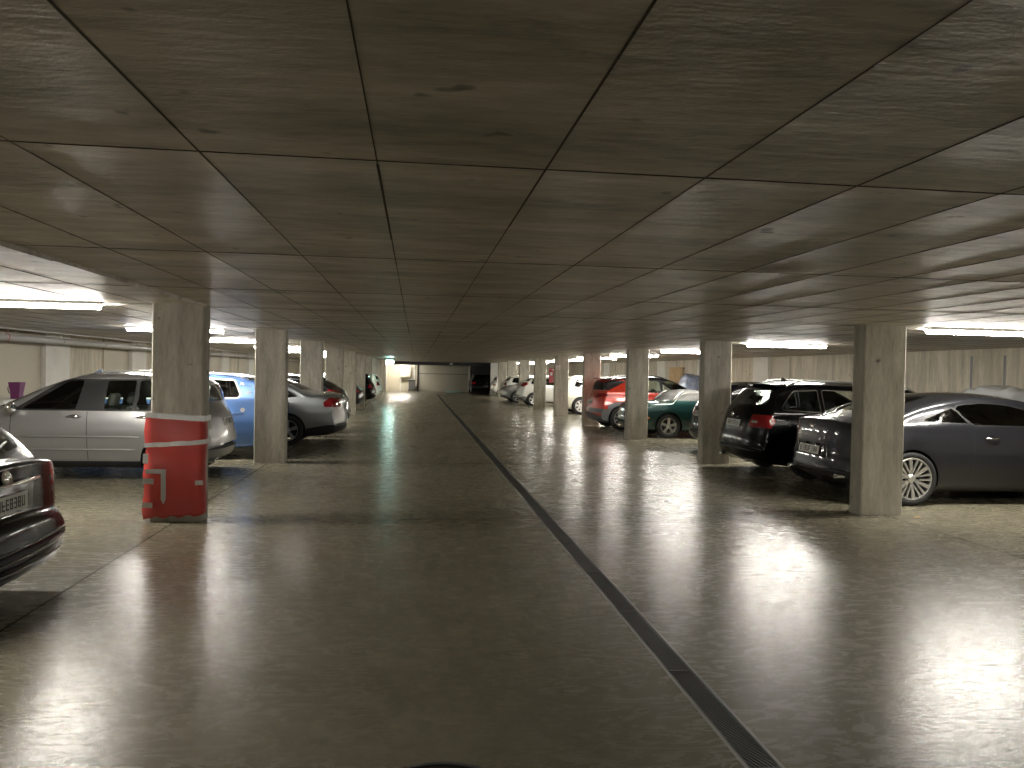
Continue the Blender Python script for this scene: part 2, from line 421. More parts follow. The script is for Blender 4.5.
def make_car(sp):
    L, W, H = sp['L'], sp['W'], sp['H']
    detail = sp.get('detail', 1)
    root = empty(sp.get('name', 'car'), (0, 0, 0))
    top = spline(sp['top'], 100 if detail else 56)
    xs, zs = [], []
    lastx = -1
    for p in top:
        x = max(p.x, lastx + .0015); lastx = x
        xs.append(x); zs.append(p.y)
    scale = L/xs[-1]
    xs = [x*scale for x in xs]
    bot = sp.get('bot', [(0, .42), (.05, .30), (.25, .22), (.8, .19), (L-.8, .19), (L-.3, .2), (L-.06, .27), (L, .38)])
    belt = sp['belt']; tumble = sp.get('tumble', .34)
    hwt = sp.get('hw', [(.15, .88), (.3, .955), (.5, .99), (.68, 1.), (.82, .985), (.95, .955)])
    xr, xf, rw = sp['xr'], sp['xf'], sp['rw']
    flare = sp.get('flare', .012)
    def hw(x, z):
        zb = interp(belt, x)
        f = interp(hwt, min(z, zb))
        w = W/2*f
        w *= 1 - .035*sstep(L*.62, L, x) - sp.get('rtaper', .02)*sstep(L*.3, 0, x)
        for xw in (xr, xf):
            d = math.hypot(x-xw, (z-rw)*.85)
            w += flare*math.exp(-((d-rw*1.05)/.14)**2)
        if 'haunch' in sp:
            hx, hz, ha = sp['haunch']; w += ha*math.exp(-((x-hx)/.55)**2 - ((z-hz)/.16)**2)
        if z > zb: w -= tumble*(z-zb) + .25*tumble*(z-zb)**2
        w -= sp.get('gtaper', .10)*max(0, min(1, (z-zb)/.25))*(sstep(L*.35, .1, x) + .6*sstep(L*.55, L*.85, x))
        return w
    nS, nC, nT, nB = (24, 6, 9, 5) if detail else (12, 4, 5, 3)
    rz0 = sp.get('rc', .09)
    bow_r, bow_f = sp.get('bow_r', .2), sp.get('bow_f', .34)
    bm = bmesh.new()
    gid = bm.faces.layers.int.new('pid')
    nl = bm.verts.layers.float_vector.new('nrm')
    grid = []
    rearZ = sp.get('rear_bow_z', 1.)
    for x, zt in zip(xs, zs):
        z0 = min(interp(bot, x), zt - .03)
        h = zt - z0
        zb = interp(belt, x)
        r = min(rz0, .45*h); 
        crown = min(sp.get('crown', .05), .18*h)
        za = zt - crown - r
        half = []
        wb = hw(x, z0) - .02
        for k in range(nB): half.append((wb*k/nB, z0))
        for k in range(nS): 
            z = z0 + (za-z0)*k/nS
            w = hw(x, z)
            if k == 0: w -= .018
            half.append((w, z))
        wa = hw(x, za); ry = min(r*1.15, wa*.5)
        for k in range(nC+1):
            a = PI/2*k/nC
            half.append((wa - ry + ry*math.cos(a), za + r*math.sin(a)))
        wt = wa - ry
        for k in range(1, nT+1):
            y = wt*(1-k/nT)
            half.append((y, zt - crown*(y/wt)**2))
        full = half + [(-y, z) for y, z in half[-2:0:-1]]
        row = []
        for y, z in full:
            q = min(1., abs(y)/(W/2))
            xx = x + bow_r*(q**2.6)*sstep(1.1, 0, x)*(1. if z < 1.0 else rearZ) - bow_f*(q**2.4)*sstep(L-1.25, L, x)
            row.append(bm.verts.new((xx, y, z)))
        grid.append(row)
    n = len(grid[0])
    for A, B in zip(grid, grid[1:]):
        for k in range(n):
            bm.faces.new((A[k], A[(k+1) % n], B[(k+1) % n], B[k]))
    bm.faces.new(grid[0][::-1] if False else grid[0]); bm.faces.new(grid[-1][::-1])
    bmesh.ops.recalc_face_normals(bm, faces=bm.faces)
    bm.normal_update()
    for v in bm.verts: v[nl] = v.normal
    ids = {}; meta = []
    def pid(key, name, mat, parentkey=None, label=None):
        if key not in ids:
            ids[key] = len(meta)+1; meta.append((key, name, mat, parentkey, label))
        return ids[key]
    def sel(cond, allow=(0,)):
        out = []
        for f in bm.faces:
            if f[gid] in allow:
                c = f.calc_center_median()
                if cond(c, f.normal): out.append(f)
        return out
    def setid(fs, i):
        for f in fs: f[gid] = i
    # ---- bumpers / lower trims --------------------------------------
    for c in sp.get('cuts', []):
        allow = tuple(ids[k] for k in c.get('on', ()) ) + ((0,) if c.get('body', True) else ())
        kind = c['kind']
        if kind == 'side':
            for s in (1, -1):
                key = c['key'] + ('' if c.get('joined') else ('_L' if s > 0 else '_R'))
                fs = sel(lambda p, nn: p.y*s > .05 and (abs(nn.y) > c.get('ny', .25)), allow)
                i = pid(key, c['name'], c['mat'], label=c.get('label'))
                setid(clip(bm, fs, c['poly'], (0, 2), L), i)
        elif kind == 'wrap':                 # side limit in x, then (y,z) outline, both ends of the car
            xa, xb = c['x']
            for s in (1, -1):
                key = c['key'] + ('_L' if s > 0 else '_R')
                fs = sel(lambda p, nn: xa-.3 < p.x < xb+.3 and p.y*s > 0 and nn.z > -.8, allow)
                fs = clip(bm, fs, [(xa, -1), (xb, -1), (xb, 3), (xa, 3)], (0, 2), L)
                if 'spoly' in c:
                    fs = clip(bm, fs, c['spoly'], (0, 2), L)
                poly = [(s*y, z) for y, z in c['poly']]
                fs = clip(bm, fs, poly, (1, 2), L)
                setid(fs, pid(key, c['name'], c['mat'], label=c.get('label')))
        elif kind == 'end':                  # symmetric outline in (y,z) over an x range
            xa, xb = c['x']; nx = c.get('nx', 0)
            half = c['poly']
            poly = [(y, z) for y, z in half] + [(-y, z) for y, z in half[::-1] if y > 1e-6]
            fs = sel(lambda p, nn: xa < p.x < xb and (nn.x*nx > c.get('nmin', .12) if nx else True), allow)
            setid(clip(bm, fs, poly, (1, 2), L), pid(c['key'], c['name'], c['mat'], label=c.get('label')))
        elif kind == 'band':
            fs = sel(lambda p, nn: p.z > c.get('zmin', 0), allow)
            setid(clip(bm, fs, c['poly'], (0, 2), L), pid(c['key'], c['name'], c['mat'], label=c.get('label')))
        elif kind == 'top':
            half = c['poly']
            poly = [(x, y) for x, y in half] + [(x, -y) for x, y in half[::-1] if y > 1e-6]
            fs = sel(lambda p, nn: nn.z > .1 and p.z > c.get('zmin', 0), allow)
            setid(clip(bm, fs, poly, (0, 1), L), pid(c['key'], c['name'], c['mat'], label=c.get('label')))
    # ---- wheel arches ------------------------------------------------
    allids = tuple(range(0, len(meta)+1))
    ra = sp.get('ra', rw*1.12)
    for xw in (xr, xf):
        circ = [(xw + ra*math.cos(2*PI*k/28), rw + ra*math.sin(2*PI*k/28)) for k in range(28)]
        for s in (1, -1):
            fs = sel(lambda p, nn: p.y*s > W*.3 and nn.z > -.75, allids)
            fs = clip(bm, fs, circ, (0, 2), L)
            bmesh.ops.delete(bm, geom=fs, context='FACES')
            fs = sel(lambda p, nn: p.y*s > W/2-.34 and abs(p.x-xw) < ra*.97 and nn.z < -.6, allids)
            bmesh.ops.delete(bm, geom=fs, context='FACES')
    # ---- split into parts -------------------------------------------
    body_rows = {}
    for f in bm.faces:
        f.smooth = True
        body_rows.setdefault(f[gid], []).append(f)
    parts = {}
    def extract(fs, name, mat, parent, solid=0., inward=0., flip=False):
        vmap = {}; verts = []; norms = []; polys = []
        for f in fs:
            pl = []
            for v in f.verts:
                if v.index not in vmap:
                    vmap[v.index] = len(verts)
                    nn = Vector(v[nl]).normalized() if Vector(v[nl]).length > 0 else Vector((0, 0, 1))
                    verts.append(v.co - nn*inward); norms.append(-nn if flip else nn)
                pl.append(vmap[v.index])
            polys.append(pl[::-1] if flip else pl)
        me = bpy.data.meshes.new(name)
        me.from_pydata([tuple(v) for v in verts], [], polys)
        me.polygons.foreach_set('use_smooth', [True]*len(polys))
        me.update()
        me.normals_split_custom_set_from_vertices([tuple(q) for q in norms])
        me.materials.append(mat)
        o = bpy.data.objects.new(name, me)
        return link(o, parent)
    bm.verts.index_update()
    parts['body'] = extract(body_rows.get(0, []), 'body', sp['paint'], root)
    for i, (key, name, mat, pk, label) in enumerate(meta, 1):
        if i in body_rows:
            parts[key] = extract(body_rows[i], name, mat, root)
            if label: parts[key]['label'] = label
    if detail:
        glassids = {i for i, m_ in enumerate(meta, 1) if 'window' in m_[1] or m_[1] == 'windshield'}
        fs = [f for f in bm.faces if f[gid] not in glassids and f.calc_center_median().z > .35]
        extract(fs, 'cabin_lining', M['lining'], root, inward=.02, flip=True)
    bm.free()
    # ---- wheel wells, wheels ----------------------------------------
    for xw in (xr, xf):
        for s in (1, -1):
            b2 = bmesh.new()
            m_ = 16; rows = []
            for k in range(m_+1):
                a = -.25 + (PI+.5)*k/m_
                x, z = xw + ra*math.cos(a), rw + ra*math.sin(a)
                rows.append((b2.verts.new((x, s*(hw(xw, rw+.2)-.012), z)), b2.verts.new((x, s*(W/2-.36), z))))
            for A, B in zip(rows, rows[1:]): b2.faces.new((A[0], B[0], B[1], A[1]))
            b2.faces.new([r_[1] for r_ in rows])
            obj('wheel_well', b2, M['black'], root)
        if sp.get('lip'):
            for s in (1, -1):
                b2 = bmesh.new()
                tube(b2, [(xw + (ra+.012)*math.cos(a), s*(hw(xw + ra*math.cos(a), max(.22, rw+ra*math.sin(a)))-.004), rw + (ra+.012)*math.sin(a)) for a in [-.1 + (PI+.2)*k/20 for k in range(21)]], .018, 6)
                obj('arch_lip', b2, sp['lip'], root, True)
        for s in (1, -1):
            make_wheel(root, xw, s*(W/2 - .115 - sp.get('inset', .0)), rw, s, sp['rim'], sp.get('tw', .205), bool(detail))
    # ---- seats, dash, wheel -----------------------------------------
    def surf_x(z, front=False):
        rng = range(len(xs)) if not front else range(len(xs)-1, -1, -1)
        for i in rng:
            if zs[i] >= z: return xs[i]
        return 0
    sp['_hw'] = hw; sp['_surf'] = surf_x; sp['_parts'] = parts; sp['_root'] = root
    def ztop(x):
        for i in range(len(xs)-1):
            if xs[i] <= x <= xs[i+1]:
                t = (x-xs[i])/max(1e-6, xs[i+1]-xs[i]); return zs[i]*(1-t)+zs[i+1]*t
        return zs[-1]
    sp['_ztop'] = ztop
    if detail:
        sx = sp.get('seat_x', L*.5); sz = sp.get('seat_z', .32)
        sm = sp.get('seat_mat', M['seat'])
        for s in (1, -1):
            make_seat(root, sx, s*W*.21, sz, sm)
            if sp.get('rear_seats', True): make_seat(root, sx-.85, s*W*.21, sz+.02, sm)
        dx = sp.get('dash_x', sx+1.15)
        zd = interp(belt, dx) - .06
        b2 = bmesh.new(); box(b2, dx-.28, dx+.2, -W*.4, W*.4, zd-.28, zd, .08, 3)
        obj('dashboard', b2, M['lining'], root, True)
        b2 = bmesh.new()
        c = Vector((dx-.36, W*.21, zd-.06)); ax = Vector((-.85, 0, .5)).normalized(); u = Vector((0, 1, 0)); vv = ax.cross(u)
        tube(b2, [c + .18*(math.cos(a)*u + math.sin(a)*vv) for a in [2*PI*k/24 for k in range(25)]], .014, 6)
        tube(b2, [c - .18*u, c + .18*u], .014, 6); tube(b2, [c, c - .18*vv], .014, 6); tube(b2, [c, c - .25*ax], .03, 8)
        obj('steering_wheel', b2, sp.get('swheel', M['black']), root, True)
    # ---- plates ------------------------------------------------------
    def plate(xz, tilt, w=.52, h=.115, front=False, seed=1):
        x, z = xz
        if not front:
            xa, xb = surf_x(z-h/2), surf_x(z+h/2)
            tilt = math.atan2(xb-xa, h); x = (xa+xb)/2 - .004
        b2 = bmesh.new(); box(b2, -.008, .004, -w/2, w/2, -h/2, h/2, .003, 1)
        p = obj('licence_plate', b2, M['plate'], root, False, (x, 0, z), (0, tilt, 0))
        rnd = random.Random(seed)
        b2 = bmesh.new(); y = -w/2+.045
        sx_ = .0052 if front else -.0095
        def stroke(y0, y1, z0, z1): box(b2, sx_-.001, sx_+.001, y0, y1, z0, z1)
        cw = .034
        while y < w/2-.055:
            hh = h*.30
            for (a0, a1, c0, c1) in ((0, .25, -1, 1), (.75, 1, -1, 1), (0, 1, .72, 1), (0, 1, -1, -.72), (0, 1, -.14, .14)):
                if rnd.random() < .66: stroke(y+a0*cw, y+a1*cw, c0*hh, c1*hh)
            y += cw*1.45 + (.03 if rnd.random() < .2 else 0)
        obj('plate_marks', b2, M['plateink'], p)
        return p
    if 'plate' in sp:
        x, z, tilt = sp['plate']; plate((x, z), tilt, seed=int(L*1000) % 97)
    if 'plate_f' in sp:
        x, z, tilt = sp['plate_f']; plate((x, z), tilt, front=True, seed=int(L*1000) % 89)
    # ---- mirrors -----------------------------------------------------
    if 'mirror' in sp:
        mx, mz = sp['mirror']
        for s in (1, -1):
            b2 = bmesh.new()
            bmesh.ops.create_uvsphere(b2, u_segments=16, v_segments=10, radius=1)
            for v in b2.verts:
                v.co = Vector((v.co.x*.075 + (.0 if v.co.x > 0 else .03), v.co.y*.105, v.co.z*.078))
                if v.co.x < -.028: v.co.x = -.028
            yb = hw(mx, mz)
            bmesh.ops.translate(b2, verts=b2.verts, vec=(mx, s*(yb+.13), mz+.02))
            tube(b2, [(mx+.02, s*(yb-.02), mz-.03), (mx+.02, s*(yb+.08), mz-.01)], .022, 8)
            obj('side_mirror', b2, sp.get('mirror_mat', sp['paint']), root, True)
    # ---- door handles ------------------------------------------------
    for (hx, hz) in sp.get('handles', []):
        for s in (1, -1):
            y = hw(hx, hz)
            b2 = bmesh.new()
            lathe_n = 16
            ring = [b2.verts.new((hx + .085*math.cos(2*PI*k/lathe_n), s*(y+.0015), hz - .004 + .032*math.sin(2*PI*k/lathe_n))) for k in range(lathe_n)]
            ring2 = [b2.verts.new((hx + .075*math.cos(2*PI*k/lathe_n), s*(y-.012), hz - .004 + .025*math.sin(2*PI*k/lathe_n))) for k in range(lathe_n)]
            for k in range(lathe_n): b2.faces.new((ring[k], ring[(k+1) % lathe_n], ring2[(k+1) % lathe_n], ring2[k]))
            b2.faces.new(ring2); b2.faces.new(ring)
            cup = obj('handle_recess', b2, M['black'] if not sp.get('handle_cup') else sp['handle_cup'], root, True)
            b2 = bmesh.new()
            tube(b2, [(hx-.10, s*(y+.002), hz), (hx-.08, s*(y+.028), hz+.003), (hx, s*(y+.034), hz+.004), (hx+.08, s*(y+.028), hz+.003), (hx+.10, s*(y+.002), hz)], [.008, .012, .013, .012, .008], 8)
            obj('door_handle', b2, sp.get('handle_mat', sp['paint']), root, True)
    if 'rails' in sp:
        x0, x1, zr, mat = sp['rails']
        for s in (1, -1):
            b2 = bmesh.new()
            pts = []
            for k in range(15):
                t = k/14; x = x0 + (x1-x0)*t
                lift = min(1, min(t, 1-t)*9)
                z = ztop(x)
                pts.append((x, s*(hw(x, z-.08)-.115), z - .045 + zr*lift))
            tube(b2, pts, .016, 8)
            for k in (1, 7, 13):
                p_ = pts[k]; tube(b2, [(p_[0], p_[1], p_[2]-.06), p_], .012, 6)
            obj('roof_rail', b2, mat, root, True)
    if 'antenna' in sp:
        ax_, = sp['antenna'][:1]; z = ztop(ax_)
        b2 = bmesh.new()
        v = [b2.verts.new(p) for p in [(ax_-.07, -.018, z-.01), (ax_+.08, -.006, z-.01), (ax_-.05, -.004, z+.06), (ax_-.07, .018, z-.01), (ax_+.08, .006, z-.01), (ax_-.05, .004, z+.06)]]
        for q in ((0, 1, 2), (3, 5, 4), (0, 2, 5, 3), (1, 4, 5, 2)): b2.faces.new([v[i] for i in q])
        bmesh.ops.recalc_face_normals(b2, faces=b2.faces)
        obj('antenna', b2, sp['antenna'][1], root)
    if 'spoiler' in sp:
        x0, x1, z, wid = sp['spoiler']
        b2 = bmesh.new()
        m_ = 10
        rows = []
        for k in range(m_+1):
            y = -wid + 2*wid*k/m_; q = (y/wid)**2
            rows.append([b2.verts.new(p) for p in [(x0+.07*q, y, z-.01-.02*q), (x1, y, z+.008-.02*q), (x1, y, z-.03-.02*q), (x0+.03+.07*q, y, z-.035-.02*q)]])
        for A, B in zip(rows, rows[1:]):
            for q in range(4): b2.faces.new((A[q], A[(q+1) % 4], B[(q+1) % 4], B[q]))
        b2.faces.new(rows[0]); b2.faces.new(rows[-1][::-1])
        bmesh.ops.recalc_face_normals(b2, faces=b2.faces)
        obj('roof_spoiler', b2, sp.get('spoiler_mat', sp['paint']), root)
    if 'exhaust' in sp:
        for s in sp['exhaust'][1]:
            x, z = sp['exhaust'][0]
            b2 = bmesh.new()
            rows = []
            for (xx, k_) in ((x+.25, .9), (x, 1.), (x-.005, .92), (x, .82), (x+.1, .8)):
                rows.append([b2.verts.new((xx, s + k_*.055*math.cos(2*PI*q/14), z + k_*.032*math.sin(2*PI*q/14))) for q in range(14)])
            for A, B in zip(rows, rows[1:]):
                for q in range(14): b2.faces.new((A[q], A[(q+1) % 14], B[(q+1) % 14], B[q]))
            b2.faces.new(rows[-1])
            bmesh.ops.recalc_face_normals(b2, faces=b2.faces)
            obj('exhaust_pipe', b2, M['chrome'], root, True)
    for (xa, xb, z, mat) in sp.get('strips', []):
        for s in (1, -1):
            b2 = bmesh.new()
            tube(b2, [(xa + (xb-xa)*k/12, s*(hw(xa + (xb-xa)*k/12, z)+.002), z) for k in range(13)], [.004]+[.013]*11+[.004], 8)
            obj('rub_strip', b2, mat, root, True)
    if 'badge' in sp:
        x, z, r, tilt = sp['badge']
        b2 = bmesh.new()
        lathe_y(b2, [(.001, -.008), (r*.62, -.009), (r*.66, -.004), (r*.74, -.004), (r*.8, -.012), (r, -.010), (r*1.03, .004)], 24)
        bmesh.ops.recalc_face_normals(b2, faces=b2.faces)
        bmesh.ops.rotate(b2, verts=b2.verts, cent=(0, 0, 0), matrix=Matrix.Rotation(-PI/2, 3, 'Z'))
        obj('badge', b2, M['chrome'], root, True, (x, 0, z), (0, tilt, 0))
    return root, sp

def place(root, x, y, flip=False):
    root.location = (x, y, 0); root.rotation_euler = (0, 0, PI if flip else 0)

RIM5 = dict(n=5, w=.075, wi=.8, wo=1.0, dish=.2, rim=.66)
RIM10 = dict(n=10, w=.035, dish=.3, rim=.68)
RIMCOUPE = dict(n=12, w=.046, pair=2, dish=.2, rim=.78, ph=.1, wi=.6, wo=1.1)
RIMCOVER = dict(n=7, w=.085, wi=.9, wo=1.1, dish=.05, rim=.68, mat=M['alloywhite'])

def hatch(L, W, H, paint_, zb, tail, roof_r, roof_f, cowl, hoodz, xr, xf, rw, win, label_extra=None, **kw):
    """hatchback / estate / people carrier. tail: (x,z) of the rear glass foot, roof_r: (x,z) rear roof edge,
    roof_f: (x,z) top of windscreen, cowl: (x,z) foot of windscreen; win: list of side-window outlines"""
    tz = tail[1]
    top = [(0, .50), (.012, .60), (.03, .68, 's'), (.035, .70), (tail[0]*.55+.02, tz-.10), (tail[0], tz, 's'),
           (roof_r[0]-.02, roof_r[1]-.035), (roof_r[0]+.10, roof_r[1]), ((roof_r[0]+roof_f[0])/2, H), (roof_f[0], roof_f[1]),
           (cowl[0], cowl[1], 's'), ((cowl[0]+L)/2, (cowl[1]*.52+hoodz*.48)), (L-.22, hoodz), (L-.05, hoodz-.17), (L-.012, .55), (L, .42)]
    gz0, gz1 = tz+.035, roof_r[1]-.09
    wy = W/2
    cuts = [dict(kind='end', key='rear_window', name='rear_window', mat=kw.get('glass', M['glassdark']), x=(-.1, roof_r[0]+.12), nx=-1, nmin=.15,
                 poly=[(0, gz0), (wy*.70, gz0+.015), (wy*.74, gz0+.06), (wy*.60, gz1-.02), (wy*.56, gz1), (0, gz1)]),
            dict(kind='end', key='windshield', name='windshield', mat=M['glass'], x=(roof_f[0]-.25, cowl[0]+.05), nx=1, nmin=.12,
                 poly=[(0, cowl[1]+.01), (wy*.92, cowl[1]+.012), (wy*.70, roof_f[1]-.05), (0, roof_f[1]-.035)])]
    pre = kw.get('pre', []); cuts += pre
    prek = tuple(p_['key'] + '_' + s for p_ in pre for s in 'LR')
    for i, w in enumerate(win):
        wpoly = round_poly(w, .03)
        cuts.append(dict(kind='side', key='wtrim%d' % i, name='window_trim', mat=kw.get('trim', M['black']), poly=offset_poly(wpoly, kw.get('trimw', .022)), ny=.3,
                         on=prek + tuple('wtrim%d_%s' % (j, s) for j in range(i) for s in 'LR')))
        cuts.append(dict(kind='side', key='win%d' % i, name='side_window', mat=kw.get('sglass', M['glass']), poly=wpoly, ny=.3, body=False, on=('wtrim%d_L' % i, 'wtrim%d_R' % i)))
    lamp = kw.get('lamp')
    if lamp:
        cuts.append(dict(kind='wrap', key='tail_lamp', name='tail_lamp', mat=M['redlamp'], **lamp))
    lamp2 = kw.get('lamp2')
    if lamp2:
        cuts.append(dict(kind='wrap', key='reverse_lamp', name='reverse_lamp', mat=M['clearlamp'], on=('tail_lamp_L', 'tail_lamp_R') if lamp else (), body=not lamp, **lamp2))
    hl = kw.get('head', dict(x=(L-.62, L+.1), poly=[(wy*.52, hoodz-.15), (wy*1.1, hoodz-.12), (wy*1.1, hoodz+.03), (wy*.62, hoodz-.02)]))
    cuts.append(dict(kind='wrap', key='headlamp', name='headlamp', mat=M['clearlamp'], **hl))
    cuts += kw.get('cuts', [])
    sp = dict(L=L, W=W, H=H, paint=paint_, top=top, belt=[(0, zb), (L*.5, zb-.03), (L, zb-.12)], xr=xr, xf=xf, rw=rw, cuts=cuts, rim=kw.get('rim', RIM5))
    for k in ('detail', 'rails', 'mirror', 'handles', 'spoiler', 'plate', 'plate_f', 'tumble', 'strips', 'antenna', 'badge', 'bow_r', 'bow_f', 'rc', 'gtaper', 'seat_x', 'seat_z',
              'lip', 'mirror_mat', 'handle_mat', 'handle_cup', 'exhaust', 'bot', 'seat_mat', 'hw', 'crown', 'flare', 'spoiler_mat', 'dash_x', 'ra', 'rtaper', 'rear_bow_z', 'belt', 'tw', 'top'):
        if k in kw: sp[k] = kw[k]
    return make_car(sp)

# ------------------------------------------------------------------ the cars
def near_y(sp, x, z, flip):
    return sp['_hw'](x, z) if flip else -sp['_hw'](x, z)

def seams(xs, z0, z1, mat=None, w=.004):
    return [dict(kind='side', key='seam%d' % i, name='door_seam', mat=M['black'], ny=.2,
                 poly=[(x-w, z0), (x+w, z0), (x+w+(k if k else 0), z1), (x-w+(k if k else 0), z1)])
            for i, (x, k) in enumerate(xs)]

# --- black hatch-backed estate at the left edge of the picture
root, sp = hatch(4.5, 1.82, 1.43, P['black'], .93, (.20, .955), (.66, 1.38), (2.6, 1.38), (3.5, .98), .86, .86, 3.6, .32,
    [[(3.05, .96), (1.75, .95), (1.75, 1.32), (2.35, 1.33)], [(1.66, .95), (.95, .96), (1.02, 1.31), (1.66, 1.32)], [(.86, .97), (.50, 1.0), (.72, 1.28), (.90, 1.30)]],
    lamp=dict(x=(-.1, .38), poly=[(.78, .67), (1.0, .65), (1.0, .93), (.72, .93)]),
    lamp2=dict(x=(-.1, .30), poly=[(.72, .80), (1.0, .79), (1.0, .94), (.70, .94)]),
    cuts=[dict(kind='end', key='plate_recess', name='plate_recess', mat=M['blackgloss'], x=(-.1, .3), nx=-1, nmin=.1, poly=[(0, .615), (.36, .63), (.40, .80), (.36, .815), (0, .815)]),
          dict(kind='side', key='bumper', name='bumper', mat=P['black'], joined=True, ny=-2, poly=[(-.2, .1), (.48, .1), (.48, .60), (-.2, .60)]),
          ] + seams([(1.70, 0), (.98, 0)], .28, .93),
    bow_r=.1, plate=(.002, .70, .06), badge=(.072, .865, .05, .25), rim=RIM5, mirror=(2.95, .98), handles=[(1.9, .84)], bot=[(0, .36), (.04, .22), (.2, .17), (.8, .18), (3.7, .18), (4.2, .19), (4.44, .26), (4.5, .38)],
    top=[(0, .42), (.012, .52), (.04, .585), (.075, .61, 's'), (.06, .66), (.065, .80), (.085, .92), (.10, .95, 's'), (.20, .96, 's'), (.42, 1.19), (.66, 1.38), (.85, 1.41), (1.7, 1.43), (2.6, 1.38),
         (3.5, .98, 's'), (4.0, .92), (4.28, .86), (4.45, .69), (4.49, .55), (4.5, .42)], name='estate_car')
# rear wiper and chrome strip over the plate
bm = bmesh.new()
tube(bm, [(.24, 0, 1.01), (.20, .0, 1.02), (.235, -.2, 1.025), (.285, -.42, 1.06)], [.03, .03, .012, .006], 8)
obj('rear_wiper', bm, M['black'], root, True)
bm = bmesh.new(); tube(bm, [(.105*1+.02*(abs(y)/.42)**2-.05, y, .825) for y in (-.42, -.25, 0, .25, .42)], .012, 8)
obj('boot_handle_strip', bm, M['chrome'], root, True)
for k in range(3):
    bm = bmesh.new()
    tube(bm, [(-.004 + .1*(abs(y)/.91)**2.6, y, .29+.065*k) for y in [-.78+1.56*i/14 for i in range(15)]], .008, 6)
    obj('bumper_rib', bm, M['blackgloss'], root, True)
place(root, -2.47, 5.18, True)
tag(root, 'black estate car cut off by the left picture edge, its number plate facing the aisle', 'car')

# --- silver people carrier behind the red padded pillar
W_ = [[(2.54, .985), (1.86, .985), (1.80, 1.37), (1.98, 1.37)], [(1.50, .985), (1.135, .985), (1.125, 1.385), (1.49, 1.38)],
      [(1.085, .985), (.93, .985), (.90, 1.385), (1.075, 1.385)], [(.78, .99), (.40, 1.03), (.42, 1.34), (.76, 1.38)]]
root, sp = hatch(4.15, 1.80, 1.515, P['silver'], .965, (.17, 1.06), (.34, 1.42), (1.82, 1.49), (2.98, 1.0), .90, .66, 3.3, .31, W_,
    lamp2=dict(x=(-.1, .24), poly=[(.64, .72), (1.0, .72), (1.0, 1.02), (.66, 1.02)]), lamp=None,
    pre=[dict(kind='side', key='dlo', name='window_surround', mat=M['black'], ny=.3, poly=[(2.66, .965), (.86, .965), (.84, 1.405), (1.97, 1.39), (2.08, 1.365)])],
    cuts=[dict(kind='side', key='bumper', name='bumper', mat=P['silver'], joined=True, ny=-2, poly=[(-.2, .1), (.32, .1), (.32, .64), (-.2, .66)]),
          dict(kind='side', key='sill', name='sill_trim', mat=M['black'], joined=True, ny=-2, on=('bumper',), poly=[(.3, .1), (3.8, .1), (3.8, .285), (.3, .285)]),
          ] + seams([(1.685, .02), (.90, .0), (2.66, 0)], .30, .955),
    rim=RIMCOVER, mirror=(2.60, .985), mirror_mat=M['chrome'], handles=[(1.87, .885), (.97, .885)], handle_mat=M['chrome'], handle_cup=M['black'],
    strips=[(1.02, 2.58, .615, P['silver']), (1.06, 2.58, .44, P['silver'])], antenna=(1.90, M['bluebag']), seat_mat=M['seatgrey'],
    seat_x=1.75, dash_x=2.75, plate=(-.004, .80, .1), bow_r=.2, rails=(.45, 1.7, .03, M['alloy']), name='minivan', sglass=M['glass'],
    exhaust=((.12, .25), (.5,)))
place(root, -2.70, 11.88, True)
tag(root, 'silver people carrier parked behind the pillar wrapped in red padding', 'car')

# --- blue car with flower stickers
W_ = [[(3.0, 1.04), (1.95, 1.05), (1.95, 1.38), (2.45, 1.38)], [(1.86, 1.05), (1.18, 1.06), (1.18, 1.39), (1.86, 1.39)], [(1.09, 1.07), (.62, 1.075), (.60, 1.12), (.72, 1.36), (1.09, 1.37)]]
W_[0] = [(3.2, 1.04), (1.95, 1.05), (1.95, 1.38), (2.65, 1.38)]
root, sp = hatch(4.4, 1.74, 1.50, P['blue'], 1.04, (.16, 1.05), (.34, 1.41), (2.6, 1.45), (3.5, 1.02), .92, 1.2, 3.6, .30, W_,
    lamp=dict(x=(-.1, .22), poly=[(.66, .72), (1.0, .72), (1.0, 1.02), (.70, 1.02)]),
    cuts=[dict(kind='side', key='bumper', name='bumper', mat=P['blue'], joined=True, ny=-2, poly=[(-.2, .1), (.40, .1), (.40, .60), (-.2, .62)])] + seams([(1.90, 0), (1.12, 0)], .28, 1.0),
    trim=M['lamp_white'], trimw=.028, rim=RIMCOVER, spoiler=(.30, .52, 1.425, .52), spoiler_mat=M['black'], rails=(.5, 2.2, .03, M['alloy']), mirror=(3.0, 1.04),
    handles=[(2.05, .90), (1.25, .90)], strips=[(.5, 3.0, .80, P['blue'])], plate=(.012, .80, .05), bow_r=.15, name='estate_car', sglass=M['glassdark'])
for fx, fz in ((.58, 1.445), (.55, 1.29), (.38, 1.15), (.44, .86)):
    bm = bmesh.new(); y = sp['_hw'](fx, fz) if fz < 1.4 else sp['_hw'](fx, fz) - .06
    y += .006
    xo = .15*(min(1, y/.87)**2.6)*sstep(1.1, 0, fx)
    for k in range(6):
        c = Vector((fx+xo+.024*math.cos(k*PI/3), y, fz+.024*math.sin(k*PI/3)))
        v = [bm.verts.new(c + Vector((.017*math.cos(a*PI/4), 0, .017*math.sin(a*PI/4)))) for a in range(8)]
        bm.faces.new(v)
    r_ = bmesh.ops.extrude_face_region(bm, geom=bm.faces[:])
    bmesh.ops.translate(bm, verts=[g for g in r_['geom'] if isinstance(g, bmesh.types.BMVert)], vec=(0, -.02, 0))
    bmesh.ops.recalc_face_normals(bm, faces=bm.faces)
    obj('flower_sticker', bm, M['signwhite'], root)
place(root, -2.42, 14.52, True)
